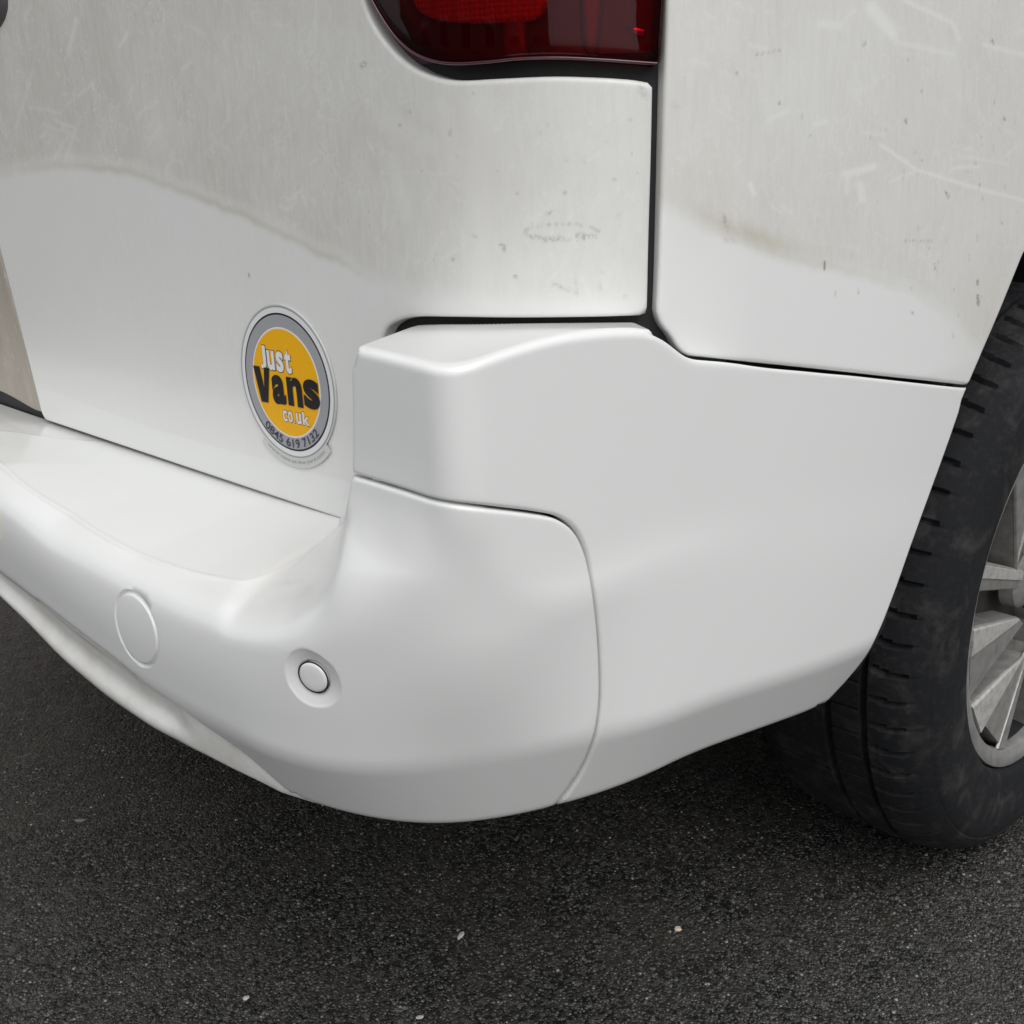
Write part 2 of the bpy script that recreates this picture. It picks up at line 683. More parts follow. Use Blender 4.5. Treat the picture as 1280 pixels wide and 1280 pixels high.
# body side: tailgate wrapping on to the rear quarter
pc = resample(plan(0.0, .125, .15), .002, closed=False)
zz = np.linspace(.30, 1.35, 260)
Pb = np.zeros((len(pc), len(zz), 3))
Pb[..., 0] = pc[:, None, 0]
Pb[..., 1] = pc[:, None, 1]
Pb[..., 2] = zz[None, :]
# gentle tumblehome of the flank
wside = np.clip((.25 - pc[:, 1]) / .25, 0, 1)[:, None]
Pb[..., 1] += wside * .05 * np.clip(zz - .62, 0, 2)[None, :]
BODY = Surf(Pb)
if BODY.N[100, 100, 0] > 0:
    BODY.N = -BODY.N
    BODY.front = (BODY.N * (CAM - BODY.P)).sum(2) > 0

# bumper: rows of plan curves joined top to bottom with rounded folds
PIV = np.array([.35, .45])
PHI = np.radians(np.arange(-68, 104, .25))
PD = np.degrees(PHI)


def polar(pl):
    d = PIV - pl
    ph = np.arctan2(d[:, 1], d[:, 0])
    rho = np.hypot(d[:, 0], d[:, 1])
    o = np.argsort(ph)
    return np.interp(PHI, ph[o], rho[o])


def hit(u, v, rho):
    d = ray(u, v)
    tt = np.linspace(.15, 3.5, 6000) / np.linalg.norm(d)
    X = CAM + tt[:, None] * d
    q = PIV - X[:, :2]
    ph = np.arctan2(q[:, 1], q[:, 0])
    g = np.hypot(q[:, 0], q[:, 1]) - np.interp(ph, PHI, rho)
    k = np.argmax(g < 0)
    f = g[k - 1] / (g[k - 1] - g[k] + 1e-12)
    return math.degrees(ph[k - 1] + (ph[k] - ph[k - 1]) * f), X[k - 1, 2] + (X[k, 2] - X[k - 1, 2]) * f


def zrow(rho, pts, sig=6, extra=()):
    a = [hit(u, v, rho) for u, v in pts] + list(extra)
    a.sort()
    ph = np.array([x[0] for x in a])
    z = np.array([x[1] for x in a])
    return gauss(np.interp(PD, ph, z), sig)


pW = polar(plan(-.114, .020, .018, y0=-.001, k=.032))
pBack = polar(plan(.008, .125, .15, y0=.008))
p4 = polar(plan(-.121, .045, .04, y0=-.001, k=.032))
p5 = polar(plan(-.148, .11, .09, y0=-.001, k=.032))
p6 = polar(plan(-.153, .16, .13, y0=-.002, k=.032))
p7 = polar(plan(-.151, .20, .16, y0=-.001, k=.032))
p8 = polar(plan(-.128, .20, .17, y0=.024, k=.033))
p9 = polar(plan(-.075, .20, .17, y0=.070, k=.034))

SIDE = np.clip((PD - 48) / 30, 0, 1)
SIDE = SIDE * SIDE * (3 - 2 * SIDE)
sd_ = np.clip((PD - 50) / 16, 0, 1)
sd_ = sd_ * sd_ * (3 - 2 * sd_)
p5 = gauss(np.maximum(p5, p4 + .002) * (1 - sd_) + (pW + .0006) * sd_, 10)
p6 = gauss(np.maximum(p6, p4 - .003) * (1 - sd_) + (pW + .0004) * sd_, 10)
p4 = gauss(p4 * (1 - sd_) + (pW + .0003) * sd_, 4)
z1 = zrow(pW, [(443, 432), (500, 446), (560, 459), (600, 449), (640, 434), (700, 418), (760, 411), (815, 411), (840, 426),
               (857, 447), (1035, 465), (1210, 484)], 3)
z3s = zrow(pW, [(437, 593), (500, 612), (555, 628), (620, 637), (690, 648)], 6)
z7 = zrow(p7, [(0, 716), (57, 762), (115, 807), (175, 852), (245, 893), (306, 925), (363, 948), (400, 958), (478, 962), (556, 955),
               (634, 943), (712, 925), (755, 916), (822, 903), (900, 872), (994, 844), (1081, 812)], 10)
z8 = zrow(p8, [(0, 742), (87, 830), (144, 878), (201, 917), (262, 952), (328, 979), (411, 1013), (480, 1030), (540, 1036),
               (600, 1032), (690, 1013), (855, 950), (1020, 890)], 10)
z6r = zrow(p6, [(0, 665), (170, 795), (388, 870), (540, 850), (650, 815)], 12)
z5r = zrow(p5, [(0, 622), (65, 677), (175, 734), (245, 762), (306, 778), (372, 772), (420, 758), (472, 740), (530, 728), (600, 722)], 10)
zb = zrow(polar(plan(0.0, .125, .15)), [(470, 420), (500, 410), (560, 406), (640, 407), (700, 407), (815, 406)], 3)
zb = np.where(PD > 62, np.minimum(zb, z1 - .004), zb)
zb = gauss(zb, 10) + .0006 * np.clip((62 - PD) / 8, 0, 1)
z1 = z1 + .0012 * SIDE
z2 = z1 - .013
z3 = z3s * (1 - SIDE) + (z1 + .25 * (z7 - z1)) * SIDE
z4r = (z3s - .034) * (1 - SIDE) + (z1 + .42 * (z7 - z1)) * SIDE
z5r = np.minimum(z5r, z4r - .020)
z5 = z5r * (1 - SIDE) + (z1 + .60 * (z7 - z1)) * SIDE
z6 = z6r * (1 - SIDE) + (z1 + .80 * (z7 - z1)) * SIDE
p4 = polar(plan(-.121, .045, .04, y0=-.001, k=.032))

# pocket at the left of the corner tower: shelf and its front crease
creaseA = [(-40, 555, -.138), (0, 580, -.137), (87, 642, -.134), (175, 694, -.129), (245, 718, -.121), (306, 728, -.110), (345, 717, -.085),
           (380, 696, -.053), (424, 655, -.022)]
cp = np.array([onx(u, v, x) for u, v, x in creaseA])
cq = PIV - cp[:, :2]
cph = np.degrees(np.arctan2(cq[:, 1], cq[:, 0]))
crho = np.hypot(cq[:, 0], cq[:, 1])
oo = np.argsort(cph)
cph, crho, cz = cph[oo], crho[oo], cp[oo, 2]
assert (np.diff(oo) > 0).all(), (cph, oo)
CUT = hit(443, 440, pW)[0]
CUT3 = hit(437, 593, pW)[0]
STEP = STEP3 = 30.0
body_rho = polar(plan(0.0, .125, .15))
left_far = -28
r4l = np.where(PD < left_far, body_rho + .135, np.interp(PD, cph, crho))
z4l = np.interp(PD, cph, cz)
shelf_in = body_rho - .022
shelf_z = np.full_like(PD, .537)


def join(L, R, at=STEP, wd=.5):
    at = max(at, -90)
    w = np.clip((PD - (at - wd)) / (2 * wd), 0, 1)
    w = w * w * (3 - 2 * w)
    return L * (1 - w) + R * w


rows = []
zc = np.full_like(PD, .532)
def lerp(a, b, f): return a + (b - a) * f
rows.append((join(shelf_in, pBack), join(shelf_z, zb)))                                    # 0
rows.append((join(lerp(body_rho - .010, r4l, .10), pW), join(lerp(shelf_z, z4l, .10), z1)))       # 1
rows.append((join(lerp(body_rho, r4l, .35), pW), join(lerp(shelf_z, z4l, .35), z2)))              # 2
rows.append((join(lerp(body_rho, r4l, .70), pW, STEP3, .5), join(lerp(shelf_z, z4l, .70), z3)))  # 3
# crease and tower foot are joined by a straight fold that runs back along the side of the tower
FB, zB = hit(427, 653, p4)
kb, ka = np.argmin(abs(PD - FB)), np.argmin(abs(PD - cph.max()))
z4r = z4r + (zB - np.interp(FB, PD, z4r)) * np.exp(-np.clip((PD - FB) / 2.5, 0, 9) ** 2)
pA = np.array([PIV[0] - r4l[ka] * np.cos(PHI[ka]), PIV[1] - r4l[ka] * np.sin(PHI[ka])])
pB = np.array([PIV[0] - p4[kb] * np.cos(PHI[kb]), PIV[1] - p4[kb] * np.sin(PHI[kb])])
fr = np.linspace(0, 1, 200)
sg = pA + (pB - pA) * fr[:, None]
sph = np.degrees(np.arctan2(PIV[1] - sg[:, 1], PIV[0] - sg[:, 0]))
srh = np.hypot(PIV[0] - sg[:, 0], PIV[1] - sg[:, 1])
FA = PD[ka]
mid = (PD > FA) & (PD < FB)
r4 = np.where(PD <= FA, r4l, p4)
z4 = np.where(PD <= FA, z4l, z4r)
r4[mid] = np.interp(PD[mid], sph, srh)
z4[mid] = z4l[ka] + (z4r[kb] - z4l[ka]) * np.interp(PD[mid], sph, fr)
rows.append((gauss(r4, 2), gauss(z4, 2)))                                                         # 4
rows.append((p5, z5))
rows.append((p6, z6))
rows.append((p7, z7))
rows.append((p8, z8))
rows.append((p9, z8 + .012))
RR = []
pts3 = []
for rho, z in rows:
    X = np.stack([PIV[0] - rho * np.cos(PHI), PIV[1] - rho * np.sin(PHI), z], 1)
    pts3.append(X)
R3 = np.array(pts3)                      # rows x phi x 3
rad = {1: (.009, .009), 2: (.004, .004), 3: (.002, .03), 4: (.0035, .05), 5: (.030, .05), 6: (.05, .05), 7: (.010, .009), 8: (.010, .010)}
nb = 10
sub = 28
cols = []
wR = np.clip((PD - 24) / 8, 0, 1)
for i in range(len(PHI)):
    K = R3[:, i]
    L = np.linalg.norm(np.diff(K, axis=0), axis=1) + 1e-9
    bs = np.linspace(0, nb - 1, (nb - 1) * sub + 1)
    out = np.empty((len(bs), 3))
    cpv, cnv = np.zeros(nb), np.zeros(nb)
    for k in range(1, nb - 1):
        Rk = rad[k][0] * (1 - wR[i]) + rad[k][1] * wR[i]
        if k == 4:
            Rk = .0035 + .0465 * min(1, max(0, (PD[i] - FB) / 5)) ** 1.3
        if k == 1:
            Rk *= 1 - .7 * SIDE[i]
        cpv[k] = min(Rk, .48 * L[k - 1])
        cnv[k] = min(Rk, .48 * L[k])
    for q, b in enumerate(bs):
        k = min(int(b), nb - 2)
        f = b - k
        if k > 0 and f * L[k] < cnv[k]:
            kk, u = k, .5 + .5 * (f * L[k]) / cnv[k]
        elif k + 1 < nb - 1 and (1 - f) * L[k] < cpv[k + 1]:
            kk, u = k + 1, .5 - .5 * ((1 - f) * L[k]) / cpv[k + 1]
        else:
            out[q] = K[k] + (K[k + 1] - K[k]) * f
            continue
        A = K[kk] + (K[kk - 1] - K[kk]) / L[kk - 1] * cpv[kk]
        Bq = K[kk] + (K[kk + 1] - K[kk]) / L[kk] * cnv[kk]
        out[q] = (1 - u) ** 2 * A + 2 * u * (1 - u) * K[kk] + u * u * Bq
    cols.append(out)
Pm = np.array(cols)
BUMP = Surf(Pm)
if (BUMP.N[200, 150] * (CAM - BUMP.P[200, 150])).sum() < 0:
    BUMP.N = -BUMP.N
    BUMP.front = (BUMP.N * (CAM - BUMP.P)).sum(2) > 0
BB = lambda k: k / (nb - 1)

# ------------------------------------------------------------------ the van
van = empty('van', 'white van seen close at its rear corner, freshly painted bumper below dusty panels', 'van', (.742, .8, 0))


def child(o, p):
    o.parent = p
    return o


VAN0 = Matrix.Translation(Vector((.742, .8, 0))).inverted()


def under(o):
    """make an object built in world coordinates a part of the van"""
    o.parent = van
    o.matrix_parent_inverse = VAN0
    return o


# strokes of dirt and scuffing, plus one painted highlight, given as places on the panels
def stroke_field(Q, strokes):
    out = np.zeros(len(Q))
    for (x0, y0, x1, y1, w, amp) in strokes:
        a = np.array([x0, y0], float)
        e = np.array([x1 - x0, y1 - y0], float)
        d = Q - a
        tt = np.clip((d @ e) / (e @ e + 1e-9), 0, 1)
        r = np.hypot(*(d - tt[:, None] * e).T)
        out = np.maximum(out, amp * np.clip(1.4 - r / w, 0, 1))
    return out


def poly_above(Q, line):
    line = np.array(line, float)
    yb = np.interp(Q[:, 0], line[:, 0], line[:, 1])
    return yb - Q[:, 1]


r1 = random.Random(3)
tg_scuffs_highlight, tg_marks = [], []
for _ in range(230):
    x, y = r1.uniform(30, 800), r1.uniform(0, 360)
    if x > 440 and y < 100:
        continue
    a = r1.choice([r1.gauss(1.2, .5), r1.gauss(-1.1, .4), r1.uniform(0, 3)])
    L = abs(r1.gauss(14, 16)) + 4
    k = r1.uniform(.15, .55)
    bx, by = x, y
    for s in range(3):
        nx, ny = bx + math.cos(a) * L / 3, by + math.sin(a) * L / 3
        tg_scuffs_highlight.append((bx, by, nx, ny, r1.choice([1.2, 1.5, 2.5]), k))
        bx, by = nx, ny
        a += r1.gauss(0, .35)
tg_scuffs_highlight += [(95, 25, 85, 70, 3, .5), (160, 40, 150, 58, 2, .7), (180, 200, 75, 212, 1.5, .25), (490, 200, 508, 270, 9, .35), (500, 215, 560, 218, 3, .35),
              (480, 150, 535, 180, 14, .35), (395, 0, 394, 60, 1.5, .5), (85, 170, 62, 208, 2.5, .4), (95, 160, 80, 205, 2, .45), (40, 90, 20, 160, 2.5, .35),
              (20, 288, 27, 308, 3, .8), (85, 260, 98, 325, 4, .35), (550, 130, 570, 210, 10, .3), (600, 130, 598, 380, 16, .35),  # wide last stroke paints the soft vertical highlight of the bend
              (360, 250, 375, 240, 2, .6), (376, 238, 384, 258, 2, .6), (364, 260, 372, 240, 2, .5)]
for _ in range(26):
    x, y = r1.uniform(480, 800), r1.uniform(115, 385)
    a = r1.uniform(0, 3)
    L = r1.uniform(2, 9)
    tg_marks.append((x, y, x + math.cos(a) * L, y + math.sin(a) * L, 1.0, r1.uniform(.2, .6)))
# arc shaped rub mark right of the middle of the tailgate wrap
for k in range(14):
    a0, a1 = k / 14 * math.pi, (k + 1) / 14 * math.pi
    for s in (1, -1):
        if r1.random() < .78:
            tg_marks.append((702 + 46 * math.cos(a0), 290 - s * 10 * math.sin(a0), 702 + 46 * math.cos(a1), 290 - s * 10 * math.sin(a1), 1.2, r1.uniform(.1, .42)))
tg_marks += [(658, 294, 690, 300, 2, .5), (680, 300, 702, 298, 3, .45), (720, 293, 745, 296, 2, .5), (720, 300, 721, 370, 1.2, .35), (627, 305, 632, 313, 1.3, .9),
             (642, 345, 648, 351, 1.3, .8), (709, 198, 711, 202, 1.3, .9), (680, 268, 700, 262, 1.4, .35), (690, 355, 712, 362, 2, .3),
             (765, 226, 772, 225, 1.2, .5), (498, 156, 499, 158, 1.4, .9), (455, 79, 453, 83, 3, .5), (311, 343, 312, 346, 1.3, .8), (800, 108, 806, 118, 4, .25)]


TG_LINE = [(-400, 330), (-100, 250), (20, 216), (60, 211), (130, 212), (180, 226), (250, 250), (300, 270), (350, 296), (400, 322), (460, 352), (520, 374), (600, 384), (820, 390), (900, 390)]


_rg = np.random.default_rng(5)
_gx = np.arange(-1200, 2600, 3.0)
_g1 = gauss(_rg.normal(0, 1, len(_gx)), 1.2)
_g2 = gauss(_rg.normal(0, 1, len(_gx)), 8)
_gr = _g1 / _g1.std() * 1.1 + _g2 / _g2.std() * 2.2


def ragged(Q):
    return np.interp(Q[:, 0], _gx, _gr)


def tg_fields(P, Q):
    d = poly_above(Q, TG_LINE) + ragged(Q)
    film = np.clip(d / 34 + .25, 0, 1)
    film *= 1.25 - .35 * np.clip(Q[:, 0] / 400, 0, 1) - .35 * np.clip((Q[:, 0] - 420) / 160, 0, 1)
    edge = np.exp(-((d - 5) / 5.0) ** 2) * np.clip((Q[:, 0] - 20) / 60, 0, 1) * np.clip((470 - Q[:, 0]) / 60, 0, 1) * .7
    stain = edge + .22 * np.exp(-((Q[:, 0] - 570) / 90) ** 2 - ((Q[:, 1] - 210) / 70) ** 2)
    low = np.clip(poly_above(Q, [(-200, 430), (60, 488), (200, 540), (420, 600), (600, 640)]) / 2, 0, 1)
    film = np.maximum(film, low * .20)
    # reflection of the shelf painted in: less film leaves the lower band paler
    return dict(film=film, scuff=stroke_field(Q, tg_scuffs_highlight) * .7 * np.clip(d / 10, 0, 1), mark=stroke_field(Q, tg_marks), stain=np.clip(stain, 0, 1),
                speck=np.clip(d / 60, 0, 1) * .25)


r2 = random.Random(11)
qp_scuffs, qp_marks = [], []
for _ in range(70):
    x, y = r2.uniform(850, 1280), r2.uniform(0, 330)
    a = r2.gauss(.2, .5)
    L = r2.uniform(4, 26)
    qp_scuffs.append((x, y, x + math.cos(a) * L, y + math.sin(a) * L, r2.choice([1.2, 1.8, 2.5]), r2.uniform(.15, .45)))
qp_scuffs += [(1100, 180, 1145, 212, 2, .8), (1145, 212, 1210, 232, 2, .8), (1210, 232, 1285, 252, 2, .8), (1112, 228, 1145, 214, 2, .5),
              (1058, 218, 1092, 208, 5, .7), (1075, 230, 1078, 250, 5, .6), (1060, 220, 1058, 240, 4, .5), (1090, 10, 1110, 35, 9, .7), (1110, 36, 1116, 42, 7, .7),
              (1130, 0, 1190, 28, 3, .6), (1190, 28, 1200, 50, 3, .5), (1120, 52, 1190, 68, 3, .5), (1230, 56, 1285, 70, 3, .6), (960, 150, 985, 138, 3, .5),
              (1018, 155, 1034, 152, 3, .6), (938, 230, 942, 242, 3, .8), (1190, 210, 1225, 208, 2, .6), (1200, 195, 1260, 205, 2, .4), (920, 280, 927, 290, 3, .6), (1025, 30, 1050, 32, 5, .5)]
for _ in range(75):
    x = 1280 - abs(r2.gauss(0, 90))
    y = r2.uniform(120, 420)
    if r2.random() < .3:
        x, y = r2.uniform(840, 1280), r2.uniform(30, 330)
    L = r2.uniform(.5, 9) if r2.random() < .6 else 1
    qp_marks.append((x, y, x + r2.gauss(0, .8), y + L, r2.uniform(.7, 1.0), r2.uniform(.15, .6)))
qp_marks += [(1030, 328, 1031, 336, 1.6, .9), (1222, 350, 1222, 356, 1.4, .9), (1222, 370, 1223, 380, 1.8, 1), (1168, 330, 1169, 335, 1.3, .7), (1132, 301, 1165, 301, 1, .45),
             (945, 68, 975, 63, 1.2, .4), (906, 270, 908, 286, 2, .5), (906, 298, 918, 303, 1.6, .45), (841, 128, 846, 133, 3, .4), (974, 128, 975, 130, 1.4, .8),
             (1003, 145, 1004, 147, 1.4, .8), (1132, 150, 1133, 153, 1.8, .8), (1255, 147, 1256, 150, 1.6, .8), (1182, 240, 1186, 247, 1.5, .7), (1152, 112, 1153, 114, 1.4, .7),
             (1240, 50, 1241, 55, 1.6, .7), (1140, 390, 1141, 392, 1.4, .6)]
QP_LINE = [(800, 255), (830, 264), (870, 285), (920, 305), (980, 325), (1040, 338), (1100, 357), (1150, 373), (1190, 398), (1215, 430), (1280, 480), (1500, 520)]


def qp_fields(P, Q):
    d = poly_above(Q, QP_LINE) + ragged(Q)
    film = np.clip(d / 26 + .15, 0, 1) * .72
    stain = .85 * np.exp(-((d - 18) / 13.0) ** 2) * np.exp(-((Q[:, 0] - 945) / 62) ** 2)
    stain += .35 * np.exp(-((d - 6) / 6.0) ** 2) * np.exp(-((Q[:, 0] - 1030) / 90) ** 2) + .22 * np.exp(-((Q[:, 0] - 880) / 40) ** 2 - ((Q[:, 1] - 250) / 50) ** 2)
    stain += .2 * np.exp(-((Q[:, 0] - 1220) / 30) ** 2 - ((Q[:, 1] - 390) / 60) ** 2)
    sp = np.clip((Q[:, 0] - 1050) / 200, 0, 1) * np.clip((Q[:, 1] - 100) / 120, 0, 1) * np.clip(d / 30 + .2, 0, 1)
    return dict(film=film, scuff=stroke_field(Q, qp_scuffs) * .8, mark=stroke_field(Q, qp_marks), stain=np.clip(stain, 0, 1), speck=sp)


dom = lambda x, y, z: tuple(BODY.inv([project(np.array([x, y, z]))])[0])
aW = lambda yw: (np.argmin(np.abs(pc[:, 1] - yw) + (pc[:, 0] > .1) * 9)) / (len(pc) - 1)
aX = lambda xw: (np.argmin(np.abs(pc[:, 0] - xw) + (pc[:, 1] > .1) * 9)) / (len(pc) - 1)
bZ = lambda z: (z - zz[0]) / (zz[-1] - zz[0])

LAMP = [(440, -70), (448, -35), (455, 0), (463, 22), (477, 45), (497, 68), (520, 85), (545, 95), (570, 99), (620, 97), (690, 94), (740, 95), (790, 98), (810, 101)]
tail, _ = panel('tailgate', BODY, [
    ('i', LAMP), ('i', [(810, 101), (817, 104), (818, 112)]), ('i', [(818, 112), (816, 200), (813, 300), (811, 385)]),
    ('i', [(811, 385), (810, 393), (803, 396)]), ('i', [(803, 396), (740, 398), (640, 399), (560, 398), (520, 398), (500, 402), (484, 411), (476, 430)]),
    ('i', [(476, 430), (470, 660)]), ('i', [(470, 666), (425, 650)]), ('i', [(425, 650), (240, 588), (56, 526)]),
    ('i', [(56, 526), (51, 516), (47, 500), (27, 420), (0, 315)]), ('i', [(0, 315), (-26, 190)]), ('p', [(aW(.90), bZ(.84)), (aW(.90), bZ(1.34)), (aW(.235), bZ(1.34))]),
    ('i', [(430, -130), (436, -95)])], M_DIRTY, None, inset=.0006, r=.0028, h=.012, fine=(.0021,), marks=tg_fields)
under(tail)

# quarter panel with the wheel arch
WC = np.array([.742, .03, .318])
ARC_R = .438
arc = [(math.cos(math.radians(a)), math.sin(math.radians(a))) for a in range(119, 10, -6)]
arcd = [(aX(WC[0] + ARC_R * c_), bZ(WC[2] + ARC_R * s_)) for c_, s_ in arc]
quarter, _ = panel('quarter_panel', BODY, [
    ('i', [(833, -60), (832, 0), (829, 95), (823, 300), (821, 356), (819, 392)]), ('i', [(819, 392), (825, 408), (836, 421), (846, 437), (858, 446), (875, 448)]),
    ('i', [(875, 448), (1035, 464), (1211, 483)]), ('i', [(1211, 483), (1226, 448), (1250, 392), (1280, 318)]),
    ('p', arcd + [(.995, bZ(.40)), (.995, bZ(1.34))]), ('p', [(.99, bZ(1.34)), (aX(.09), bZ(1.34))]), ('i', [(838, -400), (836, -200)])],
    M_DIRTY, None, inset=.0008, r=.0028, h=.014, fine=(.0021,), marks=qp_fields)
under(quarter)

# left door with its grimy recessed lower corner
door, _ = panel('door_panel', BODY, [('i', [(-8, 318), (20, 420), (44, 505), (47, 518)]), ('i', [(47, 518), (38, 516), (0, 495), (-60, 470)]),
                                     ('p', [(aW(1.25), bZ(.535)), (aW(1.66), bZ(.535)), (aW(1.66), bZ(1.0)), (aW(.98), bZ(.96))])], M_GRIME, None, off=-.006,
                inset=.0006, r=.003, h=.02)
under(door)
door['label'] = 'grime covered lower door panel'

# seals and hidden shells behind the gaps
under(shell('door_seal', BODY, aW(1.68), aX(.13), bZ(.50), bZ(1.33), .011, M_BLACK, None, 2))
under(shell('inner_flank', BODY, aX(.13), aX(.30), bZ(.52), bZ(1.33), .022, M_DARK, None, 3))

# ---- bumper
def frame_of(n):
    n = Vector(n)
    up = Vector((0, 0, 1))
    x = up.cross(n).normalized()      # to the right seen from outside
    y = n.cross(x)
    return np.array(x), np.array(y), np.array(n)


SEAM_TOP = [(430, 590), (437, 593), (500, 612), (540, 625), (565, 630), (620, 636), (670, 642), (698, 648), (718, 662), (731, 685), (740, 720), (747, 770),
            (751, 830), (751, 880), (746, 918)]
SEAM_LOW = [(746, 918), (730, 958), (712, 987), (690, 1014)]
iphi = lambda d: (d - PD[0]) / (PD[-1] - PD[0])
S_ab = BUMP.inv(dense(SEAM_TOP[1:]), (BB(.5), BB(8.2)))
low_ab = BUMP.inv(dense(SEAM_LOW), (BB(6.5), BB(8.3)))
u9 = low_ab[-1]


def dom_seg(ab):
    return [tuple(x) for x in ab]


def panel_ab(name, S, ab, *a, **k):
    return panel(name, S, [('r', ab)], *a, **k)


_old_interp = panel


def to_dom(kind, pts, br=(0, 1)):
    if kind == 'i':
        return BUMP.inv(dense(pts), br)
    return np.array(pts, float)


def bpanel(name, runs, material, **kw):
    ab = np.vstack([to_dom(*r_) for r_ in runs])
    n = len(ab)
    # dense enough already: hand over point by point
    segs = [('q', ab)]
    return _panel_q(name, ab, material, **kw)


def _panel_q(name, ab, material, **kw):
    global dense
    keep = BUMP.inv
    BUMP.inv = lambda pts, brange=(0, 1): ab
    try:
        return _old_interp(name, BUMP, [('i', [(0, 0), (1, 1)])], material, None, **kw)
    finally:
        BUMP.inv = keep


valley = [(385, 1003), (363, 992), (306, 944), (245, 901), (227, 887), (175, 852), (115, 807), (57, 762), (0, 718), (-50, 680)]


def holes_post(P0, P, N, V2=None):
    """dish pressed round the parking sensor and the groove round the towing cover"""
    pos = np.interp(V2[:, 0] * (len(PD) - 1), np.arange(len(PD)), PD)
    amp = np.clip((25.5 - pos) / 5, 0, 1) * .0015
    P = P + N * (amp * np.exp(-((V2[:, 1] * (nb - 1) - 4.0) / .06) ** 2))[:, None]
    d = np.linalg.norm(P0 - SENS, axis=1)
    k = np.clip((SENS_R - d) / (SENS_R - .0112), 0, 1)
    k = np.where(k > 0, np.minimum(1, .12 * np.clip(k / .04, 0, 1) + 1.0 * k), 0)
    P = P - N * (.0030 * k)[:, None]
    P = P - N * np.where(d < .0108, .004, 0)[:, None]
    e = P0 - TOW
    d = np.linalg.norm(e, axis=1)
    near_ = d < .05
    bd_ = np.full(len(P0), 1.0)
    bd_[near_] = boundary_dist(P0[near_], COV3)
    g = np.clip(1 - bd_ / .0014, 0, 1)
    P = P - N * (.0022 * np.sqrt(g))[:, None]
    return P


def bpoint(u, v, br=(0, 1)):
    ab = BUMP.inv([(u, v)], br)
    return BUMP.ev(BUMP.P, ab)[0], BUMP.ev(BUMP.N, ab)[0]


SENS, SENS_N = bpoint(389, 849, (BB(4.5), BB(7.5)))
TOW, TOW_N = bpoint(170.5, 786, (BB(4.2), BB(7.2)))
SENS_N /= np.linalg.norm(SENS_N)
TOW_N /= np.linalg.norm(TOW_N)
SENS_R, TOW_R = .0195, .0265


def seg_line(a, b, n=40):
    return [tuple(np.array(a) + (np.array(b) - np.array(a)) * k / n) for k in range(n + 1)]


lev = []
for k in range(0, nb - 1):
    for q in range(sub):
        f = q / sub
        near = min((abs(f - e) for e, kk in ((0, k), (1, k + 1)) if kk in (1, 2, 4, 7, 8)), default=1)
        if near < .22 or q % 3 == 0:
            lev.append(BB(k + f))
# stations along the bumper: close together in view, wide apart out of it
st_a, cur = [], -66.0
while cur < 100:
    st_a.append(iphi(cur))
    cur += 1.6 if cur < -34 else (.42 if cur < STEP + 2 or cur > 60 else .34)
LAT = (np.array(st_a), np.array(lev))


def rings(c3, n3, radii, br):
    x, y, _ = frame_of(n3)
    out = [tuple(project(c3))]
    for r_ in radii:
        m = max(12, int(2 * math.pi * r_ / .0012))
        m = min(m, 90)
        out += [tuple(project(c3 + x * r_ * math.cos(a) + y * r_ * math.sin(a))) for a in np.linspace(0, 2 * math.pi, m, endpoint=False)]
    return BUMP.inv(out, br)


cover_ab = BUMP.inv([tuple(project(TOW + (frame_of(TOW_N)[0] * math.cos(a) + frame_of(TOW_N)[1] * math.sin(a)) * (TOW_R - .0012)))
                     for a in np.linspace(0, 2 * math.pi, 90, endpoint=False)], (BB(4.2), BB(7.4)))
COV3 = BUMP.ev(BUMP.P, BUMP.inv([tuple(project(TOW + (frame_of(TOW_N)[0] * math.cos(a) + frame_of(TOW_N)[1] * math.sin(a)) * TOW_R))
                     for a in np.linspace(0, 2 * math.pi, 120, endpoint=False)], (BB(4.2), BB(7.4))))
EXP = np.vstack([rings(SENS, SENS_N, [.004, .0085, .0098, .0105, .0115, .0125, .0135, .0145, .0155, .0165, .0175, .0183, .0190, .0197, .0205, .022], (BB(4.5), BB(7.5))),
                 rings(TOW, TOW_N, [TOW_R + d * .001 for d in (-2.4, -1.6, -1.2, -.8, -.4, 0, .4, .8, 1.2, 1.6, 2.4)], (BB(4.0), BB(7.5)))])
EXTRA = ([SENS, TOW], [.0235, TOW_R + .0035], EXP)
end_l = iphi(-66)
vA = BUMP.inv(dense(valley), (BB(6.0), BB(8.2)))
b_end = vA[-1][1]
tower_ab = BUMP.inv(dense([(426, 651), (429, 640), (433, 618), (436, 598)]), (BB(3.0), BB(4.6)))
main_runs = [
    ('d', S_ab), ('d', low_ab), ('d', seg_line((u9[0], u9[1]), (u9[0], BB(8.7)), 6)),
    ('d', seg_line((u9[0], BB(8.7)), (vA[0][0], BB(8.7)), 80)), ('d', seg_line((vA[0][0], BB(8.7)), tuple(vA[0]), 6)),
    ('d', vA), ('d', seg_line(tuple(vA[-1]), (end_l, b_end), 60)), ('d', seg_line((end_l, b_end), (end_l, BB(.2)), 20)),
    ('d', seg_line((end_l, BB(.2)), (iphi(FA - .5), BB(.2)), 200)), ('d', seg_line((iphi(FA - .5), BB(.2)), (iphi(FA + .1), BB(3.9)), 30)),
    ('d', seg_line((iphi(FA + .1), BB(3.9)), (tower_ab[0][0], max(BB(4.0), tower_ab[0][1])), 40)), ('d', tower_ab)]
bumper, _ = bpanel('bumper', main_runs, M_PAINT, inset=.0008, r=.0022, h=.012, lat=LAT, post=holes_post, extra=EXTRA)
under(bumper)

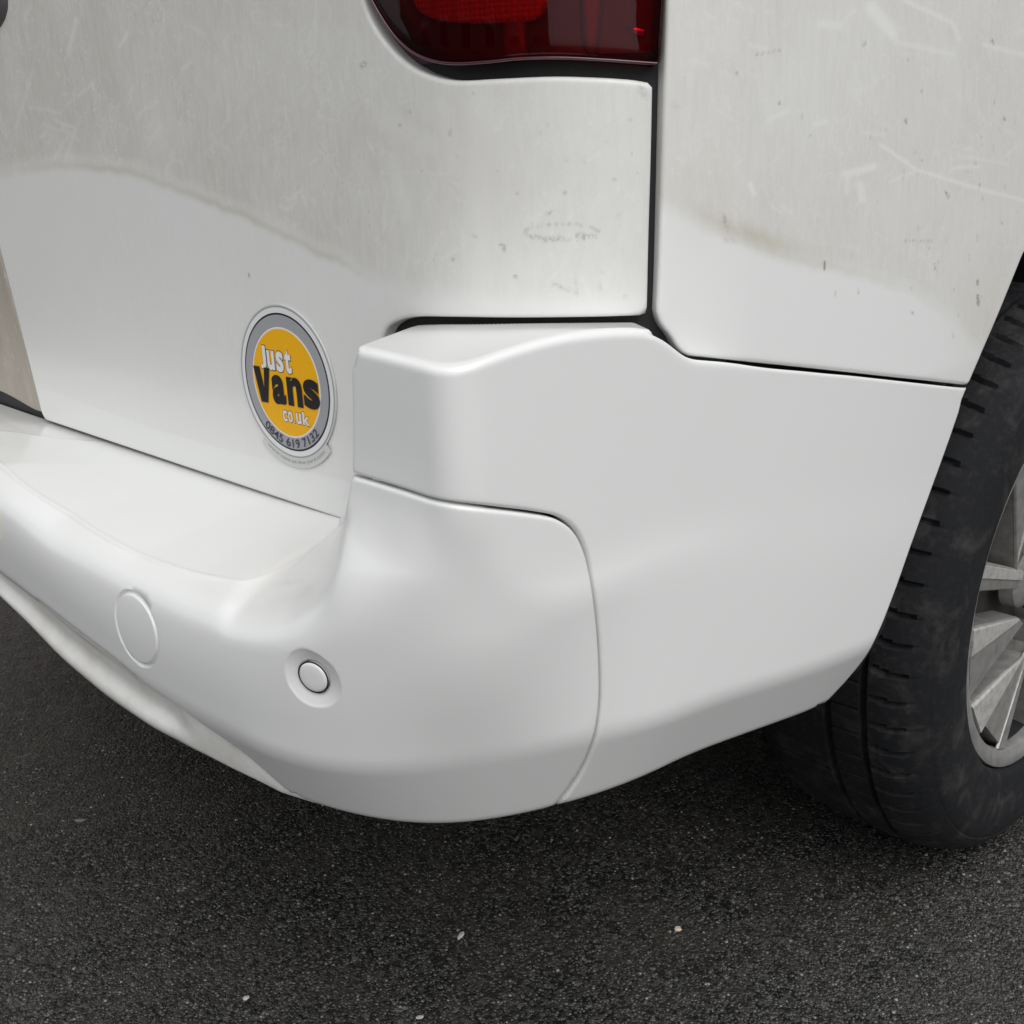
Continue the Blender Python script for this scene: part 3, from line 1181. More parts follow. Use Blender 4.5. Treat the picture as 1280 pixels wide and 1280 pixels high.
S_rev = S_ab[::-1]
l_rev = low_ab[::-1]
arch_end = [(1211, 484), (1200, 515), (1189, 547), (1178, 578), (1162, 622), (1141, 680), (1118, 745), (1100, 790), (1085, 818), (1060, 850), (1022, 890)]
arch_ab = BUMP.inv(dense(arch_end[1:]), (BB(1.0), BB(8.3)))
arch_ab = np.vstack([[[iphi(hit(1211, 485, pW)[0]), BB(1.0)]], arch_ab])
a818 = iphi(hit(819, 411, pW)[0])
sl = np.array(seg_line((a818, BB(1.0)), (arch_ab[0][0], BB(1.0)), 200))
icut = iphi(CUT)
corner_runs = [('d', np.array([S_ab[0]])), ('d', seg_line(tuple(S_ab[0]), (icut, BB(1.3)), 20)), ('d', seg_line((icut, BB(1.3)), (icut, BB(.03)), 10)),
               ('d', seg_line((icut, BB(.03)), (sl[0][0], BB(.03)), 120)), ('d', seg_line((sl[0][0], BB(.03)), tuple(sl[0]), 6)), ('d', sl), ('d', arch_ab),
               ('d', seg_line(tuple(arch_ab[-1]), (arch_ab[-1][0], BB(8.7)), 6)), ('d', seg_line((arch_ab[-1][0], BB(8.7)), (u9[0], BB(8.7)), 60)),
               ('d', seg_line((u9[0], BB(8.7)), tuple(u9), 6)), ('d', l_rev), ('d', S_rev)]
corner, _ = bpanel('bumper_corner', corner_runs, M_PAINT, inset=.0008, r=.0022, h=.006, lat=LAT)
under(corner)
under(shell('bumper_backing', BUMP, iphi(-60), iphi(24), BB(2.7), BB(8.0), .009, M_DARK, None, 3))
under(shell('bumper_backing', BUMP, iphi(23), iphi(CUT3 + 1.2), BB(4.3), BB(8.0), .009, M_DARK, None, 3))
under(shell('corner_backing', BUMP, iphi(CUT3 + .9), iphi(88), BB(2.0), BB(8.0), .009, M_DARK, None, 3))

# lower valance behind the left half of the bumper: it starts just inside the edge of the bumper skin
vP = BUMP.ev(BUMP.P, vA)
vph = np.degrees(np.arctan2(PIV[1] - vP[:, 1], PIV[0] - vP[:, 0]))
vrho = np.hypot(PIV[0] - vP[:, 0], PIV[1] - vP[:, 1])
oo = np.argsort(vph)
vph, vrho = vph[oo], vrho[oo]
base_v = polar(plan(-.145, .20, .16))
dv = gauss(np.interp(PD, vph, vrho - np.interp(np.radians(vph), PHI, base_v)), 6)
w1 = base_v + dv - .0045
rid = np.clip((hit(240, 905, w1)[0] - PD) / 4, 0, 1)
rid = rid * rid * (3 - 2 * rid)
w1 = w1 - .006 * np.clip((PD - (hit(372, 998, w1)[0] - 1.5)) / 3, 0, 1)
w3 = w1 - .004 - .004 * rid
zz1 = zrow(w1, [(-60, 668), (0, 718), (57, 762), (115, 807), (175, 852), (227, 887), (245, 901), (306, 944), (363, 992), (385, 1003)], 4)
zz3 = zrow(w3, [(-60, 690), (0, 742), (87, 830), (144, 878), (201, 917), (262, 952), (328, 979), (372, 998), (430, 1020)], 4)
zz1 = np.maximum(zz1, zz3 + .001)
zz2 = zz3 + np.minimum(.014, .35 * (zz1 - zz3))
tip = hit(380, 1002, w3)[0]
VR = [(w1 - .006, zz1 + .03), (w1 - .001 * rid, zz1 + .002), (w1 - .001 - .009 * rid, lerp(zz1, zz2, .6)), (w1 - .002 + .004 * rid, zz2), (w3, zz3), (w3 - .05, zz3 + .012)]
sel = [i for i in range(len(PD)) if -66 < PD[i] < tip + 1.5]
G = np.array([np.stack([PIV[0] - rho * np.cos(PHI), PIV[1] - rho * np.sin(PHI), z], 1) for rho, z in VR])
V, Fc = [], []
ts = np.linspace(0, 1, 6)
rowsv = []
for k in range(1, len(G) - 1):
    a = (G[k - 1] + G[k]) / 2 if k > 1 else G[0]
    b = (G[k] + G[k + 1]) / 2 if k < len(G) - 2 else G[-1]
    for u in ts[(0 if k == 1 else 1):]:
        rowsv.append((1 - u) ** 2 * a + 2 * u * (1 - u) * G[k] + u * u * b)
rowsv = np.array(rowsv)[:, sel]
nr, nc = rowsv.shape[:2]
Fc = [(x * nc + y, x * nc + y + 1, (x + 1) * nc + y + 1, (x + 1) * nc + y) for x in range(nr - 1) for y in range(nc - 1)]
M_VAL = mat('road_stained_white_plastic', (.62, .61, .57), .42, coat=.3)
t = NT(M_VAL)
t.l(t.mix(t.ramp(t.noise(t.coord(), 16, 6, .7), [(.4, 0.0), (.7, 1.0)]), (.76, .76, .73), (.60, .57, .51)), t.b.inputs['Base Color'])
under(mesh_obj('lower_valance', rowsv.reshape(-1, 3), [f[::-1] for f in Fc], M_VAL))


# ---- small discs on surfaces
def lathe(prof, c, n, seg=64):
    x, y, nn = frame_of(n)
    V, Fc = [], []
    for r_, h_ in prof:
        for k in range(seg):
            a = 2 * math.pi * k / seg
            V.append(c + x * r_ * math.cos(a) + y * r_ * math.sin(a) + nn * h_)
    for i in range(len(prof) - 1):
        for k in range(seg):
            k2 = (k + 1) % seg
            Fc.append((i * seg + k, i * seg + k2, (i + 1) * seg + k2, (i + 1) * seg + k))
    V.append(c + nn * prof[-1][1])
    for k in range(seg):
        Fc.append(((len(prof) - 1) * seg + k, (len(prof) - 1) * seg + (k + 1) % seg, len(V) - 1))
    return V, Fc


# return of the corner tower towards the tailgate, on the side turned away
A_ = R3[2][np.argmin(abs(PD - (CUT + .35)))] + np.array([.003, 0, 0])
B_ = A_ + np.array([-A_[0] + .004, .055, 0])
n_ = np.cross(B_ - A_, [0, 0, 1.0])
n_ /= np.linalg.norm(n_)
if n_[1] < 0:
    n_ = -n_
V = []
for off_ in (0, -.004):
    for q_, z_ in ((A_, .545), (B_, .545), (B_, .676), (A_, .676)):
        w_ = q_ + n_ * off_
        V.append((w_[0], w_[1], z_))
under(mesh_obj('tower_side', V, [(0, 1, 2, 3), (7, 6, 5, 4), (0, 4, 5, 1), (1, 5, 6, 2), (2, 6, 7, 3), (3, 7, 4, 0)], M_PAINT, smooth=False))

V, Fc = lathe([(.0085, -.006), (.0098, -.006), (.0098, .0002), (.0092, .0009), (.0078, .0012), (.004, .0013)], SENS - SENS_N * .0024, SENS_N)
sensor = mesh_obj('parking_sensor', V, Fc, M_PAINT)
V, Fc = lathe([(.0092, .0001), (.0108, .0001), (.0108, .0004), (.0098, .0004)], SENS - SENS_N * .0025, SENS_N)
ring = mesh_obj('sensor_ring', V[:-1], Fc[:64 * 3], M_BLACK)
under(sensor)
ring.parent = sensor
ring.matrix_parent_inverse = Matrix.Identity(4)
cover, _ = _panel_q('towing_eye_cover', cover_ab, M_PAINT, inset=0, r=.0012, depth=.004, h=.006, off=.0003, bstep=.002)
under(cover)

# ---- rear lamp
LENS = [('i', [(449, -40), (456, -14), (466, 4), (480, 28), (498, 52), (520, 70), (545, 80), (570, 83), (610, 81), (650, 77), (700, 76), (760, 79), (815, 83), (820, 83.3), (828, 84)]),
        ('i', [(828, 84), (830, 60), (834, 0), (837, -60)]), ('p', [(aX(.10), bZ(1.3)), (aW(.24), bZ(1.3))])]
lamp_e = bpy.data.objects.new('tail_lamp', None)
C.objects.link(lamp_e)
lamp_e.parent = van
lamp_e.matrix_parent_inverse = VAN0


def lamp_part(o):
    o.parent = lamp_e
    return o


lens, _ = panel('lens', BODY, LENS, M_LENS, None, inset=.001, r=.006, depth=.010, h=.010, off=.003, fine=(.005,))
lamp_part(lens)
house = shell('lamp_housing', BODY, aW(.24), aX(.10), bZ(.848), bZ(1.3), .010, M_HOUSE, None, 2)
lamp_part(house)
rf, _ = panel('reflector', BODY, [('i', [(500, -60), (506, -20), (512, 8), (530, 22), (560, 28), (620, 28), (670, 22), (682, 6), (684, -60)]),
                                  ('i', [(684, -60), (600, -70), (500, -60)])], M_REFL, None, inset=0, r=.003, depth=.004, h=.006, off=-.003)
lamp_part(rf)
for nm, pl in (('reflector_bar', [(620, -80), (622, 20), (624, 70), (640, 73), (655, 70), (653, 20), (650, -80)]),
               ('bulb_bowl', [(725, -80), (724, 20), (730, 62), (745, 70), (752, 40), (756, 0), (758, -80)])):
    q, _ = panel(nm, BODY, [('i', pl), ('i', [pl[-1], pl[0]])], mat(nm, (.22, .10, .13), .4, .3), None, inset=0, r=.004, depth=.003, h=.008, off=-.005)
    lamp_part(q)
q, _ = panel('chrome_detail', BODY, [('i', [(785, 30), (795, 40), (812, 44), (813, 36), (800, 30), (785, 30)])], M_CHROME, None, inset=0, r=.002, depth=.002, h=.004, off=-.006)
lamp_part(q)
# red edge strip round the lens
edge_i = dense([q for q in LENS[0][1][1:] if q[0] < 821], 6)
ab = BODY.inv(edge_i)
Pe, Ne = BODY.ev(BODY.P, ab), BODY.ev(BODY.N, ab)
T = np.gradient(Pe, axis=0)
T /= np.linalg.norm(T, axis=1)[:, None]
I = np.cross(Ne, T)
if I[len(I) // 2, 2] < 0:
    I = -I
V, Fc = [], []
for k in range(len(Pe)):
    for a in range(8):
        an = a * math.pi / 4
        V.append(Pe[k] + I[k] * (.0015 + .0010 * math.cos(an)) + Ne[k] * (.0008 + .0016 * math.sin(an)))
for k in range(len(Pe) - 1):
    for a in range(8):
        Fc.append((k * 8 + a, (k + 1) * 8 + a, (k + 1) * 8 + (a + 1) % 8, k * 8 + (a + 1) % 8))
lamp_part(mesh_obj('lens_edge', V, Fc, M_LRIM))

# ---- door handle at the top left edge
V, Fc = [], []
hc = onx(3, 0, 0) - np.array([.012, 0, 0])
for i in range(13):
    th = math.pi * i / 12
    for k in range(24):
        a = 2 * math.pi * k / 24
        sx = math.sin(th)
        V.append(hc + np.array([-.016 * sx * math.cos(a) - .0, .052 * math.cos(th), .030 * sx * math.sin(a)]))
for i in range(12):
    for k in range(24):
        Fc.append((i * 24 + k, i * 24 + (k + 1) % 24, (i + 1) * 24 + (k + 1) % 24, (i + 1) * 24 + k))
under(mesh_obj('door_handle', V, Fc, M_GREY))

# ---- number plate whose end just enters the picture on the bumper
pp, pn = bpoint(-1, 674, (BB(4.3), BB(7.0)))
x_, y_, n_ = frame_of((-1, -.02, 0))
pc0 = pp + np.array([-.004, .26, .012])
V = [pc0 + x_ * a * .26 + y_ * b * .012 + n_ * c_ for c_ in (0, .003) for a, b in ((-1, -1), (1, -1), (1, 1), (-1, 1))]
under(mesh_obj('plate_strip', V, [(4, 5, 6, 7), (0, 1, 5, 4), (1, 2, 6, 5), (2, 3, 7, 6), (3, 0, 4, 7)], M_YELLOW, smooth=False))

# ------------------------------------------------------------------ sticker
ST = onx(359.5, 478.5, float(rear_x(.336)))
dx = 2 * .06 * (ST[1] - .87)
SN = np.array([-1, dx, 0.0])
SN /= np.linalg.norm(SN)
sx, sy, sn = frame_of(SN)
SA, SB = .965, 1.0             # printed shape is a hair wider than tall


def st_pt(x, y, h):
    return ST + sx * x + sy * y + sn * h


def st_disc(name, ra, h, material, parent, rb=None, cx=0, cy=0, seg=96, inner=0):
    rb = rb or ra
    V, Fc = [], []
    for r_ in (1.0, ):
        for k in range(seg):
            a = 2 * math.pi * k / seg
            V.append(st_pt(cx + ra * SA * math.cos(a), cy + rb * SB * math.sin(a), h))
    if inner:
        for k in range(seg):
            a = 2 * math.pi * k / seg
            V.append(st_pt(cx + inner * SA * math.cos(a), cy + inner * SB * math.sin(a), h))
        Fc = [(k, (k + 1) % seg, seg + (k + 1) % seg, seg + k) for k in range(seg)]
    else:
        V.append(st_pt(cx, cy, h))
        Fc = [(k, (k + 1) % seg, seg) for k in range(seg)]
    for k in range(seg):
        a = 2 * math.pi * k / seg
        V.append(st_pt(cx + ra * SA * math.cos(a), cy + rb * SB * math.sin(a), h - .0012))
    n0 = len(V) - seg
    Fc += [(k, n0 + k, n0 + (k + 1) % seg, (k + 1) % seg) for k in range(seg)]
    o = mesh_obj(name, V, Fc, material, None, smooth=False)
    if parent is not None:
        o.parent = parent
    return o


H0 = .0012
sticker = st_disc('sticker', .0585, H0, M_SCLEAR, None)
under(sticker)
sticker['label'] = 'round orange and silver dealer sticker with black lettering'
st_disc('sticker_border', .0562, H0 + .0001, M_SWHITE, sticker)
st_disc('sticker_outline', .0575, H0 + .00005, M_SGREY, sticker)
st_disc('ring_outline', .0522, H0 + .0002, M_SBLACK, sticker)
st_disc('silver_ring', .0508, H0 + .0003, M_SILVER, sticker)
st_disc('disc_border', .0418, H0 + .0004, M_SWHITE, sticker)
st_disc('orange_disc', .0405, H0 + .0005, M_ORANGE, sticker)
# tab with the web address at the bottom
V, Fc = [], []
tabs = np.radians(np.linspace(-128, -44, 40))
for a in tabs:
    for r_ in (.050, .0655):
        V.append(st_pt(r_ * SA * math.cos(a), r_ * SB * math.sin(a), H0 - .0001))
Fc = [(2 * k, 2 * k + 1, 2 * k + 3, 2 * k + 2) for k in range(len(tabs) - 1)]
o = mesh_obj('sticker_tab', V, Fc, M_SCLEAR, None, smooth=False)
o.parent = sticker


def text_mesh(s, weight=0.0, shear=0.0):
    cu = bpy.data.curves.new('text', 'FONT')
    cu.body = s
    cu.offset = weight
    cu.shear = shear
    cu.resolution_u = 6
    o = bpy.data.objects.new('text', cu)
    C.objects.link(o)
    dg = bpy.context.evaluated_depsgraph_get()
    me = bpy.data.meshes.new_from_object(o.evaluated_get(dg))
    V = np.array([v.co[:] for v in me.vertices])
    Fc = [tuple(p_.vertices) for p_ in me.polygons]
    bpy.data.objects.remove(o)
    return V, Fc


def fit_text(name, s, x0, x1, y0, y1, weight, h, material, skew=0.0, dy=0.0, spread=0.0):
    """each letter condensed, then the word fitted to its box; dy tilts the baseline"""
    V, Fc = text_mesh(s, weight)
    lo, hi = V.min(0), V.max(0)
    u = (V[:, 0] - lo[0]) / (hi[0] - lo[0])
    w = (V[:, 1] - lo[1]) / (hi[1] - lo[1])
    X = x0 + (x1 - x0) * u + skew * w
    Y = y0 + (y1 - y0) * w + dy * u
    P = [st_pt(a, b, h) for a, b in zip(X, Y)]
    o = mesh_obj(name, P, Fc, material, None, smooth=False)
    o.parent = sticker
    return o


T1 = H0 + .0007
def word(name, letters, weight, h, material, grow=0.0):
    """a word of condensed letters, each fitted to its own box (x0, x1, y0, y1)"""
    V, Fc = [], []
    for ch, x0, x1, y0, y1 in letters:
        if ch == 'V':
            v = np.array([(0, 1, 0), (.40, 1, 0), (.56, .42, 0), (.66, 1, 0), (1, 1, 0), (.72, 0, 0), (.30, 0, 0)])
            f = [(0, 6, 2, 1), (2, 6, 5), (2, 5, 4, 3)]
        else:
            v, f = text_mesh(ch, weight)
        lo, hi = v.min(0), v.max(0)
        n0 = len(V)
        for q in v:
            V.append(st_pt(x0 - grow + (x1 - x0 + 2 * grow) * (q[0] - lo[0]) / (hi[0] - lo[0]), y0 - grow + (y1 - y0 + 2 * grow) * (q[1] - lo[1]) / (hi[1] - lo[1]), h))
        Fc += [tuple(n0 + i for i in g) for g in f]
    o = mesh_obj(name, V, Fc, material, None, smooth=False)
    o.parent = sticker


JUST = [('J', -.0284, -.0212, .0084, .0262), ('u', -.0199, -.0110, .0082, .0232), ('s', -.0090, -.0002, .0078, .0236), ('t', .0012, .0092, .0078, .0258)]
VANS = [('V', -.0384, -.0182, -.0180, .0094), ('a', -.0172, -.0008, -.0175, .0052), ('n', .0012, .0192, -.0165, .0056), ('s', .0206, .0392, -.0160, .0064)]
COUK = [('c', -.0074, -.0022, -.0300, -.0212), ('o', -.0010, .0044, -.0299, -.0212), ('.', .0058, .0072, -.0298, -.0282), ('u', .0087, .0146, -.0297, -.0212), ('k', .0164, .0242, -.0296, -.0196)]
def arc_text(name, s, R, a0, a1, size, material, h, weight=.0):
    V, Fc = text_mesh(s, weight)
    lo, hi = V.min(0), V.max(0)
    P = []
    sc_y = size / (hi[1] - lo[1])
    for v_ in V:
        a = math.radians(a0 + (a1 - a0) * (v_[0] - lo[0]) / (hi[0] - lo[0]))
        r_ = R + size - (v_[1] - lo[1]) * sc_y
        P.append(st_pt(r_ * SA * math.cos(a), r_ * SB * math.sin(a), h))
    o = mesh_obj(name, P, Fc, material, None, smooth=False)
    o.parent = sticker


word('word_just_shadow', JUST, .05, T1 - .0001, M_SBLACK, .0006)
word('word_just', JUST, .035, T1, M_SWHITE)
word('word_vans', VANS, .045, T1 + .0002, M_SBLACK)
word('word_couk_shadow', COUK, .04, T1 - .0001, M_SBLUE, .0005)
word('word_couk', COUK, .02, T1, M_SWHITE)
arc_text('phone_number', '0845 619 7132', .0428, -132, -44, .0068, M_SBLUE, T1, .012)
arc_text('web_address', 'www.vans-at-the-yard.com', .0592, -122, -50, .0040, M_SGREY, H0 + .0001, 0)

# ------------------------------------------------------------------ wheel
WHEEL_Y = .022
wheel = bpy.data.objects.new('rear_wheel', None)
C.objects.link(wheel)
wheel.parent = van
wheel.matrix_parent_inverse = VAN0
TR = .318


def polar_pt(a, r_, y):
    return (WC[0] + r_ * math.cos(a), y, TR + r_ * math.sin(a))


NP = 66
prof = []
for r_, d in [(.2085, .024), (.2105, .012), (.214, .006), (.219, .004), (.225, .0035), (.235, .002), (.246, .0006), (.258, 0.0), (.268, .0008), (.277, .0028),
              (.2845, .0058), (.2862, .0075), (.2878, .0066), (.2935, .0102), (.2990, .0150), (.3045, .0215), (.3085, .0285), (.3118, .0370), (.3140, .0460),
              (.3150, .0540), (.3152, .0560), (.3080, .0565), (.3080, .0640), (.3155, .0645), (.3165, .0850), (.3165, .0930), (.3090, .0935), (.3090, .1020), (.3165, .1025),
              (.3160, .130), (.3150, .1600), (.3130, .1720), (.3090, .1850), (.3000, .1970), (.285, .2050), (.262, .2080), (.235, .2040), (.210, .1900)]:
    prof.append((r_, d))
prof = np.array(prof)
NS = NP * 12
V, Fc = [], []
for i in range(NS):
    a = 2 * math.pi * i / NS
    ph = (i % 12) / 12
    for j, (r_, d) in enumerate(prof):
        rr = r_
        # shoulder slots, slanted a little towards the crown
        slot = j <= 18 + int(3 * ((i // 12 * 7919) % 13) / 13) * 9 and int(round(ph * 12 + (3 if j > 18 else (j - 13) * .3))) % 12 in (0, 1)
        if (15 if (i // 12 * 31) % 7 < 4 else 16) <= j <= 19 and slot:
            rr -= .0060 if j > 15 else .0025
        if 24 <= j <= 25 and (i % 12) in (6,):
            rr -= .004
        if j in (29, 30) and slot:
            rr -= .005
        V.append(polar_pt(a, rr, WHEEL_Y - .008 + d))
n = len(prof)
for i in range(NS):
    for j in range(n - 1):
        Fc.append((i * n + j, ((i + 1) % NS) * n + j, ((i + 1) % NS) * n + j + 1, i * n + j + 1))
tyre = mesh_obj('tyre', V, Fc, M_TYRE)
sharp(tyre, 32)
tyre.parent = wheel


def ring_mesh(name, prof, material, seg=160):
    V, Fc = [], []
    n = len(prof)
    for i in range(seg):
        a = 2 * math.pi * i / seg
        for r_, y in prof:
            V.append(polar_pt(a, r_, y))
    for i in range(seg):
        for j in range(n - 1):
            Fc.append((i * n + j, ((i + 1) % seg) * n + j, ((i + 1) % seg) * n + j + 1, i * n + j + 1))
    o = mesh_obj(name, V, Fc, material)
    sharp(o, 35)
    o.parent = wheel
    return o


Y0 = WHEEL_Y
ring_mesh('rim', [(.2085, Y0 + .026), (.2085, Y0 + .006), (.2075, Y0 + .003), (.2040, Y0 + .0020), (.1975, Y0 + .0035), (.1900, Y0 + .0065), (.1885, Y0 + .010), (.188, Y0 + .018)], M_RIM)
ring_mesh('rim_barrel', [(.1885, Y0 + .017), (.186, Y0 + .035), (.180, Y0 + .076)], M_DARK)
ring_mesh('wheel_disc', [(.19, Y0 + .075), (.12, Y0 + .085), (.05, Y0 + .070), (.001, Y0 + .068)], M_DARK)
ring_mesh('brake_disc', [(.128, Y0 + .066), (.128, Y0 + .062), (.125, Y0 + .060), (.07, Y0 + .060), (.001, Y0 + .055)], mat('brake_steel', (.10, .095, .09), .5, .5), 96)
ring_mesh('hub_cap', [(.036, Y0 + .045), (.034, Y0 + .030), (.028, Y0 + .026), (.001, Y0 + .024)], M_RIM, 64)


def spoke(name, outer, inner, yo, yi, material, thick=.028, crown=.006, ext=1.5):
    """outer, inner: (angle start, angle end, radius) in degrees; straight edges run on inward past the inner pair"""
    V, Fc = [], []
    n = 8

    def xz(a, r_):
        return np.array([math.cos(math.radians(a)) * r_, math.sin(math.radians(a)) * r_])
    o0, o1, i0, i1 = xz(outer[0], outer[2]), xz(outer[1], outer[2]), xz(inner[0], inner[2]), xz(inner[1], inner[2])
    for k in range(n + 1):
        f = k / n * ext
        p0, p1 = o0 + (i0 - o0) * f, o1 + (i1 - o1) * f
        y = yo + (yi - yo) * f
        for w_, dy in ((0, thick), (0, .002), (.06, 0), (.5, -crown), (.94, 0), (1, .002), (1, thick)):
            q = p0 + (p1 - p0) * w_
            V.append((WC[0] + q[0], y + dy, TR + q[1]))
    for k in range(n):
        for j in range(6):
            Fc.append((k * 7 + j, k * 7 + j + 1, (k + 1) * 7 + j + 1, (k + 1) * 7 + j))
    Fc.append(tuple(range(7)))
    me = bpy.data.meshes.new(name)
    me.from_pydata([tuple(map(float, v)) for v in V], [], Fc)
    me.materials.append(material)
    o = bpy.data.objects.new(name, me)
    C.objects.link(o)
    o.parent = wheel
    return o


protos = [spoke('spoke', (156.0, 165.0, .1895), (153.5, 168, .095), Y0 + .0075, Y0 + .015, M_RIM, crown=.0),
          spoke('spoke', (176, 203, .1895), (190.5, 218, .090), Y0 + .0080, Y0 + .016, M_RIM, crown=.0),
          spoke('spoke', (205, 250, .1895), (233, 262, .105), Y0 + .0085, Y0 + .015, M_RIM, crown=.0),
          spoke('machined_face', (156.8, 161.0, .187), (154.5, 161.5, .095), Y0 + .0060, Y0 + .0135, M_FACE, .003, 0),
          spoke('machined_face', (176.8, 186.5, .1860), (191.5, 200, .090), Y0 + .0060, Y0 + .0140, M_FACE, .003, .0),
          spoke('machined_face', (206.0, 223, .187), (233.5, 244, .105), Y0 + .0065, Y0 + .013, M_FACE, .003, .0),
          spoke('machined_face', (243, 250, .1885), (257, 262, .105), Y0 + .0070, Y0 + .0135, M_RIM, .003, 0)]
# wheel centre as pivot for the turned copies
PV = Matrix.Translation(Vector((WC[0], 0, TR)))
for q in protos:
    for k in range(1, 3):
        c_ = q.copy()
        C.objects.link(c_)
        c_.parent = wheel
        c_.matrix_basis = PV @ Matrix.Rotation(math.radians(-120 * k), 4, 'Y') @ PV.inverted()

# ------------------------------------------------------------------ wheel well, underside
V, Fc = [], []
segs = 40
for i in range(segs + 1):
    a = math.radians(4 + 162 * i / segs)
    for r_, y in ((ARC_R - .004, .028), (ARC_R - .004, .29)):
        V.append((WC[0] + r_ * math.cos(a), y, WC[2] + r_ * math.sin(a)))
Fc = [(2 * i, 2 * i + 1, 2 * i + 3, 2 * i + 2) for i in range(segs)]
V.append((WC[0], .29, WC[2]))
for i in range(segs):
    Fc.append((2 * i + 1, len(V) - 1, 2 * i + 3))
under(mesh_obj('wheel_arch_liner', V, Fc, M_DARK))


def box(x0, x1, y0, y1, z0, z1):
    V = [(x, y, z) for z in (z0, z1) for x, y in ((x0, y0), (x1, y0), (x1, y1), (x0, y1))]
    return V, [(3, 2, 1, 0), (4, 5, 6, 7), (0, 1, 5, 4), (1, 2, 6, 5), (2, 3, 7, 6), (3, 0, 4, 7)]


V, Fc = box(.10, 3.2, .30, 1.5, .19, .50)
V = [((x + (.16 if z < .3 and x < 1 else 0)), y, z) for x, y, z in V]
under(mesh_obj('underbody', V, Fc, M_DARK, smooth=False))
V, Fc = box(1.2, 3.2, .03, 1.7, .20, .5)
under(mesh_obj('floor_pan', V, Fc, M_DARK, smooth=False))
V, Fc = [], []  # unseen spare wheel, added to darken the ground under the van
for i in range(64):
    a = 2 * math.pi * i / 64
    for k in range(14):
        b_ = 2 * math.pi * k / 14
        V.append((.36 + (.22 + .085 * math.cos(b_)) * math.cos(a), .62 + (.22 + .085 * math.cos(b_)) * math.sin(a), .205 + .062 * math.sin(b_)))
for i in range(64):
    for k in range(14):
        Fc.append((i * 14 + k, ((i + 1) % 64) * 14 + k, ((i + 1) % 64) * 14 + (k + 1) % 14, i * 14 + (k + 1) % 14))
under(mesh_obj('unseen_spare_wheel', V, Fc, M_DARK))
# far rear wheel, seen only as darkness below the van
V, Fc = [], []
for i in range(48):
    a = 2 * math.pi * i / 48
    for r_, y in ((.20, 1.70), (.29, 1.70), (.312, 1.68), (.318, 1.65), (.318, 1.53), (.29, 1.50), (.2, 1.50)):
        V.append((WC[0] + r_ * math.cos(a), y, TR + r_ * math.sin(a)))
for i in range(48):
    for j in range(7):
        Fc.append((i * 7 + j, ((i + 1) % 48) * 7 + j, ((i + 1) % 48) * 7 + (j + 1) % 7, i * 7 + (j + 1) % 7))
under(mesh_obj('far_tyre', V, Fc, M_TYRE))
# simple body above the frame so that the van stands complete over its own shadow
V, Fc = box(.10, 3.2, .09, 1.62, 1.36, 1.80)
under(mesh_obj('roof', V, Fc, M_PAINT, smooth=False))
V, Fc = box(1.62, 3.2, .02, 1.70, .5, 1.355)
under(mesh_obj('flank', V, Fc, M_PAINT, smooth=False))

# ------------------------------------------------------------------ ground
V = [(-60, -60, 0), (60, -60, 0), (60, 60, 0), (-60, 60, 0)]
gr = mesh_obj('ground', V, [(0, 1, 2, 3)], M_ASPHALT, smooth=False)
gr['kind'] = 'structure'


def rock(seed, flat_=.6):
    rr = random.Random(seed)
    g = (1 + 5 ** .5) / 2
    v = np.array([(-1, g, 0), (1, g, 0), (-1, -g, 0), (1, -g, 0), (0, -1, g), (0, 1, g), (0, -1, -g), (0, 1, -g), (g, 0, -1), (g, 0, 1), (-g, 0, -1), (-g, 0, 1)]) / 1.9
    f = [(0, 11, 5), (0, 5, 1), (0, 1, 7), (0, 7, 10), (0, 10, 11), (1, 5, 9), (5, 11, 4), (11, 10, 2), (10, 7, 6), (7, 1, 8), (3, 9, 4), (3, 4, 2), (3, 2, 6), (3, 6, 8),
         (3, 8, 9), (4, 9, 5), (2, 4, 11), (6, 2, 10), (8, 6, 7), (9, 8, 1)]
    v = v * np.array([[rr.uniform(.7, 1.2) for _ in range(3)] for _ in range(12)])
    v[:, 2] *= flat_
    return v, np.array(f)


# aggregate standing out of the asphalt
pool = [rock(k) for k in range(12)]
NST = 62000
uu, vv = rng.uniform(-120, 1400, NST), rng.uniform(745, 1420, NST)
D_ = np.stack([uu - 640.0, vv - 640.0, np.full(NST, F)], 1) @ M
PG = CAM + D_ * (-CAM[2] / D_[:, 2])[:, None]
PG = PG[(np.abs(PG[:, 0] - 1) < 2) & (np.abs(PG[:, 1] - 1) < 2)]
NST = len(PG)
sz = .0010 + .0017 * rng.random(NST) ** 1.6
an = rng.uniform(0, 6.283, NST)
rv = np.array([q[0] for q in pool])[np.arange(NST) % 12] * sz[:, None, None]
ca, sa = np.cos(an)[:, None], np.sin(an)[:, None]
VS = np.stack([rv[..., 0] * ca - rv[..., 1] * sa, rv[..., 0] * sa + rv[..., 1] * ca, rv[..., 2] - .15 * sz[:, None]], 2) + PG[:, None, :]
FS = (pool[0][1][None] + (np.arange(NST) * 12)[:, None, None]).reshape(-1, 3)
me = bpy.data.meshes.new('asphalt_aggregate')
me.vertices.add(NST * 12)
me.vertices.foreach_set('co', VS.reshape(-1))
me.loops.add(len(FS) * 3)
me.loops.foreach_set('vertex_index', FS.reshape(-1).astype(np.int32))
me.polygons.add(len(FS))
me.polygons.foreach_set('loop_start', np.arange(len(FS), dtype=np.int32) * 3)
me.update(calc_edges=True)
me.materials.append(M_STONE)
ag = bpy.data.objects.new('asphalt_aggregate', me)
C.objects.link(ag)
TT = [np.repeat(rng.random(NST).astype(np.float32), 12)]
ag['kind'] = 'stuff'
at = ag.data.attributes.new('tint', 'FLOAT', 'POINT')
at.data.foreach_set('value', np.concatenate(TT))
ag['label'] = 'fine stone aggregate in the dark asphalt'


